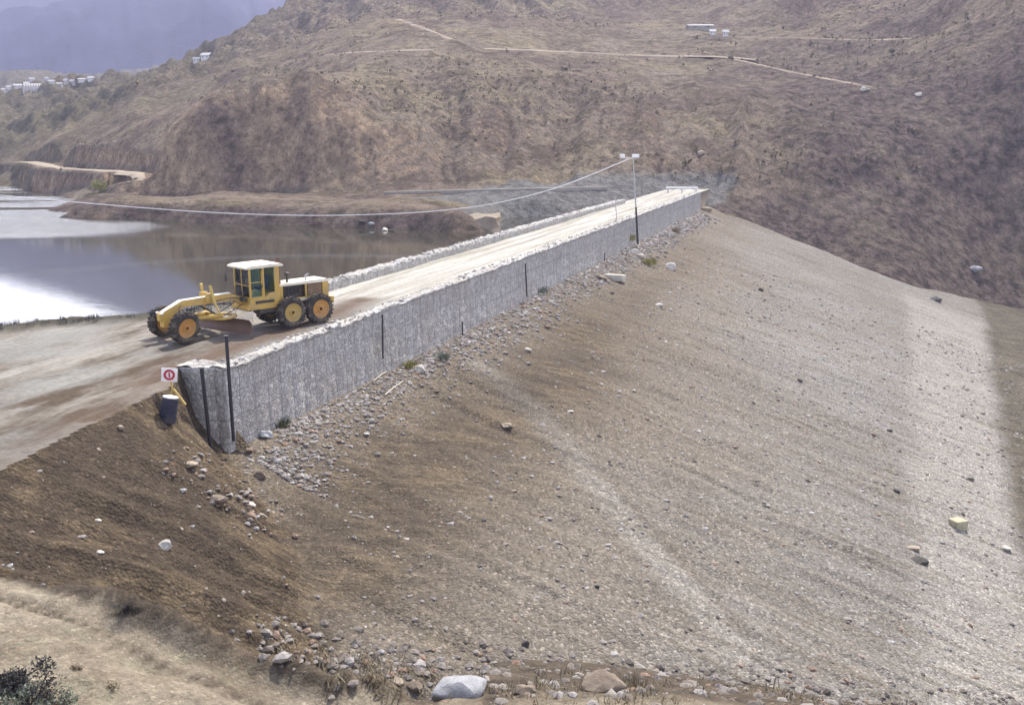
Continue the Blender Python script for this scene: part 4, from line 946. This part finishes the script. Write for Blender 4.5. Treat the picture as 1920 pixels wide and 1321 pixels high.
p = hit(58, 1316); shrub('bush', p, 1.1, .26, 'leafdark', 'low dark bush at the bottom edge, right of the corner bush', 'bush', 1500, .045)
p = hit(20, 1330); shrub('bush', p, .8, .3, 'leafgrey', 'grey green weeds in front of the corner bush', 'bush', 700, .05)
p = hit(120, 1326); shrub('bush', p, .6, .2, 'leafgrey', 'low grey green weeds at the bottom edge right of the dark bushes', 'bush', 500, .04)
for px, py, w, lab in ((206, 1290, .3, 'dry dark weed clump on the pale ground near the bottom'), (145, 1255, .22, 'small dry weed sprig on the pale ground')):
    shrub('weed', hit(px, py), w, .07, 'leafdry', lab, 'weed', 120, .03)
for px, py, w, h, lf, lab in ((240, 1138, .9, .13, 'leafdark', 'dark grass patch at the foot of the dark slope'), (1178, 450, 1.8, .9, 'leafyellow', 'yellow green tuft at the foot of the light pole'),
                          (1216, 494, 2.2, .8, 'leafyellow', 'yellow grass tuft on the slope below the light pole'), (525, 797, 1.0, .5, 'leafgreen', 'dark green weeds at the wall foot near its end'),
                          (770, 688, .9, .5, 'leafyellow', 'yellowish weeds on the rubble bank beside the white block'), (830, 672, .9, .5, 'leafgrey', 'grey green weeds on the rubble bank right of the white block'),
                          (1010, 548, 1.6, .7, 'leafgrey', 'pale weeds along the wall foot in the far half'), (1265, 434, 1.6, .7, 'leafdry', 'dry weeds at the wall foot right of the light pole'),
                          (1190, 1290, 1.1, .3, 'leafdry', 'dry grass clump at the bottom edge right of the boulders')):
    tuft('grass_tuft', hit(px, py), w, h*.8, lf, lab, 'grass', 1200 if h < .25 else 320)
shrub('bush', hit(192, 362), 3.4, 2.2, 'leafyellow', 'bright yellow green bush below the far lakeside track', 'bush', 500, .28)
# scrub dots over the far hill and dark shrubs along its foot
VV, TT = [], []
cnt = 0
while cnt < 9000:
    a = RNG.uniform(R(-28), R(29)); r = 165+330*RNG.random()**1.4; x, y = r*math.sin(a), r*math.cos(a)
    if float(fbm(np.array([x*.018]), np.array([y*.018]), 120, 3)[0])+RNG.normal(0, .07) < .03: continue
    z = float(g_hill(a, r))
    if z < 1: continue
    u, v = uv(x, y)
    if u < 172 and z < float(z_main(u, v))+1: continue
    cnt += 1; tone = RNG.random()**.8; s = (.16+.42*RNG.random()**2.4)*(2.1 if RNG.random() < .03 else 1)
    for k in range(7):
        d = RNG.normal(size=3); c = np.array((x, y, z+s*.35))+d*s*np.array((.45, .45, .25)); b = np.cross(d, RNG.normal(size=3)); b *= s*.45/np.linalg.norm(b); e = RNG.normal(size=3)*s*.3+np.array((0, 0, s*.3))
        VV += [c-b, c-e*.6, c+b, c+e]; TT += [(tone*.8+.2*RNG.random(), 0, 0, 1)]*4
M['scrub'] = mat_leaf('dry_scrub', (.05, .047, .032), (.27, .23, .135))
o = link('scrub', raw_mesh('scrub', np.array(VV), np.arange(len(VV)).reshape(-1, 4), ('tone', np.array(TT)), False), M['scrub']); tag(o, 'dry low scrub dotted over the far hillside', 'scrub', kind='stuff')
def litter(name, pts, leaf, lab, up):
    VV, TT = [], []
    for p, s in pts:
        for k in range(16):
            a = RNG.uniform(0, 6.28); h = s*RNG.uniform(.4, 1.1); b = np.array(p)+np.array((RNG.normal(0, s*.45), RNG.normal(0, s*.45), -.02)); o = np.array((math.cos(a)*h*(1-up), math.sin(a)*h*(1-up), h*up)); q = np.array((-math.sin(a), math.cos(a), 0))*s*.05
            VV += [b-q, b+q, b+o*.6+q*.8, b+o]; TT += [(RNG.random(), 0, 0, 1)]*4
    o = link(name, raw_mesh(name, np.array(VV), np.arange(len(VV)).reshape(-1, 4), ('tone', np.array(TT)), False), M[leaf]); return tag(o, lab, 'weeds', kind='stuff')
pts = []
for i in range(420):
    px = RNG.uniform(520, 1960); py = np.interp(px, [480, 700, 900, 1400, 1960], [1215, 1250, 1275, 1300, 1350])+RNG.normal(8, 18)
    p = hit(px, min(py, 1330)); k = float(fbm(p.x*.4, p.y*.4, 131, 3))
    if k > -.03: pts.append((p, RNG.uniform(.15, .42)))
litter('dry_weeds', pts, 'leafdry', 'dry weeds and twigs tangled among the stones along the bottom edge', .55)
pts = []
for i in range(260):
    u = RNG.uniform(30, 50); v = float(vl(u))+RNG.uniform(-.3, 1.5); x, y = xy(u, v); z = float(surf(x, y))
    if z > -.6 and float(fbm(u*.7, v*.7, 132, 3)) > -.08: pts.append(((x, y, z), RNG.uniform(.15, .4)))
litter('bank_weeds', pts, 'leafdark', 'dark low weeds along the lake rim of the dirt platform', .7)
# ------------------------------------------------------------------ buildings far away
def house(px, py, w, h, lab, d0=100, cat='house', rz=0., roof='houseroof', group=None, name='house', wall='housewall'):
    p = hit(px, py, d0); s = p.y/FPX; W_, H_ = w*s, h*s; D_ = W_*.7
    root = empty(name, p, rz)
    bm = mb(); prism(bm, [(-W_/2, -.8), (W_/2, -.8), (W_/2, H_*.62), (-W_/2, H_*.62)], -D_/2, D_/2); done('wall', bm, M[wall], root, False)
    bm = mb(); e = .25; y0, z0 = D_/2+e, H_*.60
    vs_ = [bm.verts.new(q) for q in ((-W_/2-e, -y0, z0), (W_/2+e, -y0, z0), (W_/2+e, 0, H_), (-W_/2-e, 0, H_), (-W_/2-e, y0, z0), (W_/2+e, y0, z0))]
    for f in ((0, 1, 2, 3), (3, 2, 5, 4), (0, 3, 4), (1, 5, 2), (0, 4, 5, 1)): bm.faces.new([vs_[i] for i in f])
    done('roof', bm, M[roof], root, False)
    for k in (-.25, .25):
        bm = mb(); box(bm, (k*W_, -D_/2-.01, H_*.33), (W_*.14, .06, H_*.22)); done('window', bm, M['window'], root, False)
    return tag(root, lab, cat, group)
house(369, 116, 11, 8, 'smaller white house on the ridge below the mountain', roof='greyroof')
house(388, 111, 17, 11, 'larger white house on the ridge below the mountain', rz=-.3)
house(1336, 66, 9, 10, 'small white hut on the upper hill track, left of the pair', cat='hut', name='hut')
house(1360, 68, 9, 11, 'small white hut on the upper hill track, right of the pair', cat='hut', name='hut')
house(1312, 55, 44, 8, 'long low grey roofed shed on the upper hill behind two huts', cat='shed', roof='greyroof', name='shed', wall='concrete')
VG = 'white houses of the far village'
k = 0
for px, py, w, h in ((18, 168, 9, 7), (34, 165, 12, 7), (50, 160, 8, 6), (98, 162, 9, 7), (112, 161, 8, 6), (124, 157, 7, 9), (136, 158, 8, 8), (155, 152, 13, 5), (172, 150, 11, 6), (60, 152, 8, 6), (88, 150, 7, 5), (8, 172, 9, 6)):
    house(px, py, w, h, 'tiny white house in the village below the blue mountain', d0=420, group=VG, rz=random.uniform(-.4, .4))
p = hit(65, 184, 430)
gh = empty('greenhouse', p); s = p.y/FPX
for i in range(9):
    bm = mb(); xx = (i-4)*4.6*s; prism(bm, [(xx-1.6*s, -1.), (xx+1.6*s, -1.), (xx+1.6*s, 2.2), (xx, 3.4), (xx-1.6*s, 2.2)], 0, 55); done('span', bm, M['houseroof'], gh, False)
tag(gh, 'row of long white greenhouse tunnels beside the far village', 'greenhouse')
# concrete intake block on the far shore
a = hit(900, 436); bm = mb(); s = a.y/FPX
vv = [bm.verts.new(q) for q in ((-36*s, .4, -1.6), (36*s, .4, -1.6), (34*s, 2.6, 1.7), (-34*s, 2.6, 1.7), (-38*s, 9, -1.2), (38*s, 9, -1.2), (34*s, 8, 1.8), (-34*s, 8, 1.8))]
for f in ((0, 1, 2, 3), (3, 2, 6, 7), (1, 5, 6, 2), (0, 3, 7, 4), (4, 7, 6, 5), (0, 4, 5, 1)): bm.faces.new([vv[q] for q in f])
bmesh.ops.subdivide_edges(bm, edges=bm.edges[:], cuts=7, use_grid_fill=True)
for v in bm.verts: v.co += Vector([.5*mnoise.noise(v.co*.7+Vector((k*9, 1, 0))) for k in range(3)])
o = done('intake_block', bm, M['tanearth']); o.location = a; tag(o, 'tan squared block at the lake edge beside the far end of the low wall', 'block')
kp = [hit(px, py) for px, py in [(720+i*22, 364-i*.5) for i in range(20)]]
for _ in range(4): kp = [kp[0]]+[kp[i]*.5+(kp[i-1]+kp[i+1])*.25 for i in range(1, len(kp)-1)]+[kp[-1]]
bm = mb(); rg = [[bm.verts.new(p+Vector((0, dy, dz))) for dy, dz in ((-.25, -.8), (-.25, .42), (.25, .45), (.25, -.8))] for p in kp]
for A_, B_ in zip(rg[:-1], rg[1:]):
    for k in range(4): bm.faces.new((A_[k], A_[(k+1) % 4], B_[(k+1) % 4], B_[k]))
bm.faces.new(rg[0]); bm.faces.new(rg[-1][::-1]); tag(done('kerb_wall', bm, M['concrete'], smooth=False), 'long low pale kerb wall on the far shore bench beside the crest road end', 'kerb')
# timber scraps and barrier by the far end
for (x0, y0), (x1, y1), lab in (((722, 742), (756, 716), 'bent pale stick lying below the rubble bank'), ((1076, 552), (1078, 536), 'upright pale stake at the wall foot in the far half'),
                             ((660, 968), (684, 974), 'thin white lath on the gravel below the wall end'), ((486, 966), (500, 972), 'pale lath on the soil below the wall end'),
                             ((735, 692), (700, 716), 'pale lath leaning on the rubble near the white block'), ((905, 636), (902, 622), 'short whitish stake on the rubble bank')):
    A_ = hit(x0, y0); B_ = hit(x1, y1)
    if 'upright' in lab or 'stake' in lab: B_ = A_+Vector((.1, 0, (y0-y1)*A_.y/FPX))
    bm = mb(); tube(bm, [(0, 0, .06), (B_-A_)*.5+Vector((0, 0, .1)), (B_-A_)+Vector((0, 0, .06))], .035, 5); o = done('timber_lath', bm, M['wood']); o.location = A_; tag(o, lab, 'timber')
x, y = xy(160.5, -26); bar = empty('barrier', (x, y, .0), UVROT)
for yy in (-2.2, 0, 2.2): bm = mb(); box(bm, (0, yy, .5), (.2, .2, 1.0), bev=.02); done('post', bm, M['galv'], bar)
bm = mb(); box(bm, (-.12, 0, .85), (.06, 5., .3), bev=.01); done('rail', bm, M['white'], bar)
tag(bar, 'low pale barrier across the far end of the crest road', 'barrier')
# ------------------------------------------------------------------ haze, light, render settings
bm = mb(); bmesh.ops.create_cube(bm, size=1); hz = done('haze', bm, None, smooth=False); hz.location = (0, 2400, 300); hz.scale = (9000, 7000, 900)
t = NT('haze_air'); vol = t.n('VolumePrincipled', {'Color': (.62, .66, .99, 1), 'Density': .00034, 'Anisotropy': .2}); t.t.links.new(vol, t.out.inputs['Volume']); hz.data.materials.append(t.m)
pl.scale = (.36, .3, 1); pl.location = (0, 2400, -48)
tag(hz, kind='stuff')
SUN_EL, SUN_AZ = R(50), R(20.5)                 # azimuth from +Y towards +X
w = bpy.data.worlds.new('World'); SC.world = w; w.use_nodes = True; nt = w.node_tree
sky = nt.nodes.new('ShaderNodeTexSky'); sky.sky_type = 'NISHITA'; sky.sun_disc = False; sky.sun_elevation = SUN_EL; sky.sun_rotation = SUN_AZ; sky.dust_density = 3.; sky.air_density = 1.2
bg = nt.nodes['Background']; bg.inputs['Strength'].default_value = .10
# bright broken cloud added in the unseen low sky to whiten the lake reflection
tc = nt.nodes.new('ShaderNodeTexCoord'); mp = nt.nodes.new('ShaderNodeMapping'); mp.inputs['Scale'].default_value = (2.2, 2.2, 5.); nt.links.new(tc.outputs['Generated'], mp.inputs['Vector'])
nz = nt.nodes.new('ShaderNodeTexNoise'); nz.inputs['Scale'].default_value = 1.; nz.inputs['Detail'].default_value = 6; nt.links.new(mp.outputs[0], nz.inputs['Vector'])
cr = nt.nodes.new('ShaderNodeValToRGB'); cr.color_ramp.elements[0].position = .32; cr.color_ramp.elements[1].position = .5; nt.links.new(nz.outputs['Fac'], cr.inputs[0])
sx = nt.nodes.new('ShaderNodeSeparateXYZ'); nt.links.new(tc.outputs['Generated'], sx.inputs[0])
lo = nt.nodes.new('ShaderNodeMapRange'); lo.inputs['From Min'].default_value = .55; lo.inputs['From Max'].default_value = .12; nt.links.new(sx.outputs[2], lo.inputs['Value'])
mu = nt.nodes.new('ShaderNodeMath'); mu.operation = 'MULTIPLY'; nt.links.new(cr.outputs[0], mu.inputs[0]); nt.links.new(lo.outputs[0], mu.inputs[1])
dt = nt.nodes.new('ShaderNodeVectorMath'); dt.operation = 'DOT_PRODUCT'; nt.links.new(tc.outputs['Generated'], dt.inputs[0]); dt.inputs[1].default_value = Vector((-.52, .83, .2)).normalized()
gl = nt.nodes.new('ShaderNodeMapRange'); gl.interpolation_type = 'SMOOTHSTEP'; gl.inputs['From Min'].default_value = .86; gl.inputs['From Max'].default_value = .98; gl.inputs['To Min'].default_value = 0.; gl.inputs['To Max'].default_value = 1.; nt.links.new(dt.outputs['Value'], gl.inputs['Value'])
cm = nt.nodes.new('ShaderNodeMix'); cm.data_type = 'RGBA'; cm.inputs[6].default_value = (17, 17, 17.5, 1); cm.inputs[7].default_value = (70, 70, 71, 1); nt.links.new(gl.outputs[0], cm.inputs[0])
mx = nt.nodes.new('ShaderNodeMix'); mx.data_type = 'RGBA'; nt.links.new(mu.outputs[0], mx.inputs[0]); nt.links.new(sky.outputs[0], mx.inputs[6]); nt.links.new(cm.outputs[2], mx.inputs[7])
nt.links.new(mx.outputs[2], bg.inputs[0])
sl_ = bpy.data.lights.new('sun', 'SUN'); sl_.energy = 4.1; sl_.angle = R(.6); sl_.color = (1, .94, .85); so = bpy.data.objects.new('sun', sl_); COL.objects.link(so)
sd = Vector((math.sin(SUN_AZ)*math.cos(SUN_EL), math.cos(SUN_AZ)*math.cos(SUN_EL), math.sin(SUN_EL)))
so.rotation_euler = sd.to_track_quat('Z', 'Y').to_euler(); so.location = (0, 0, 60)
SC.view_settings.view_transform = 'Standard'; SC.view_settings.look = 'None'; SC.view_settings.exposure = 1.08; SC.view_settings.gamma = 1
SC.cycles.use_denoising = True
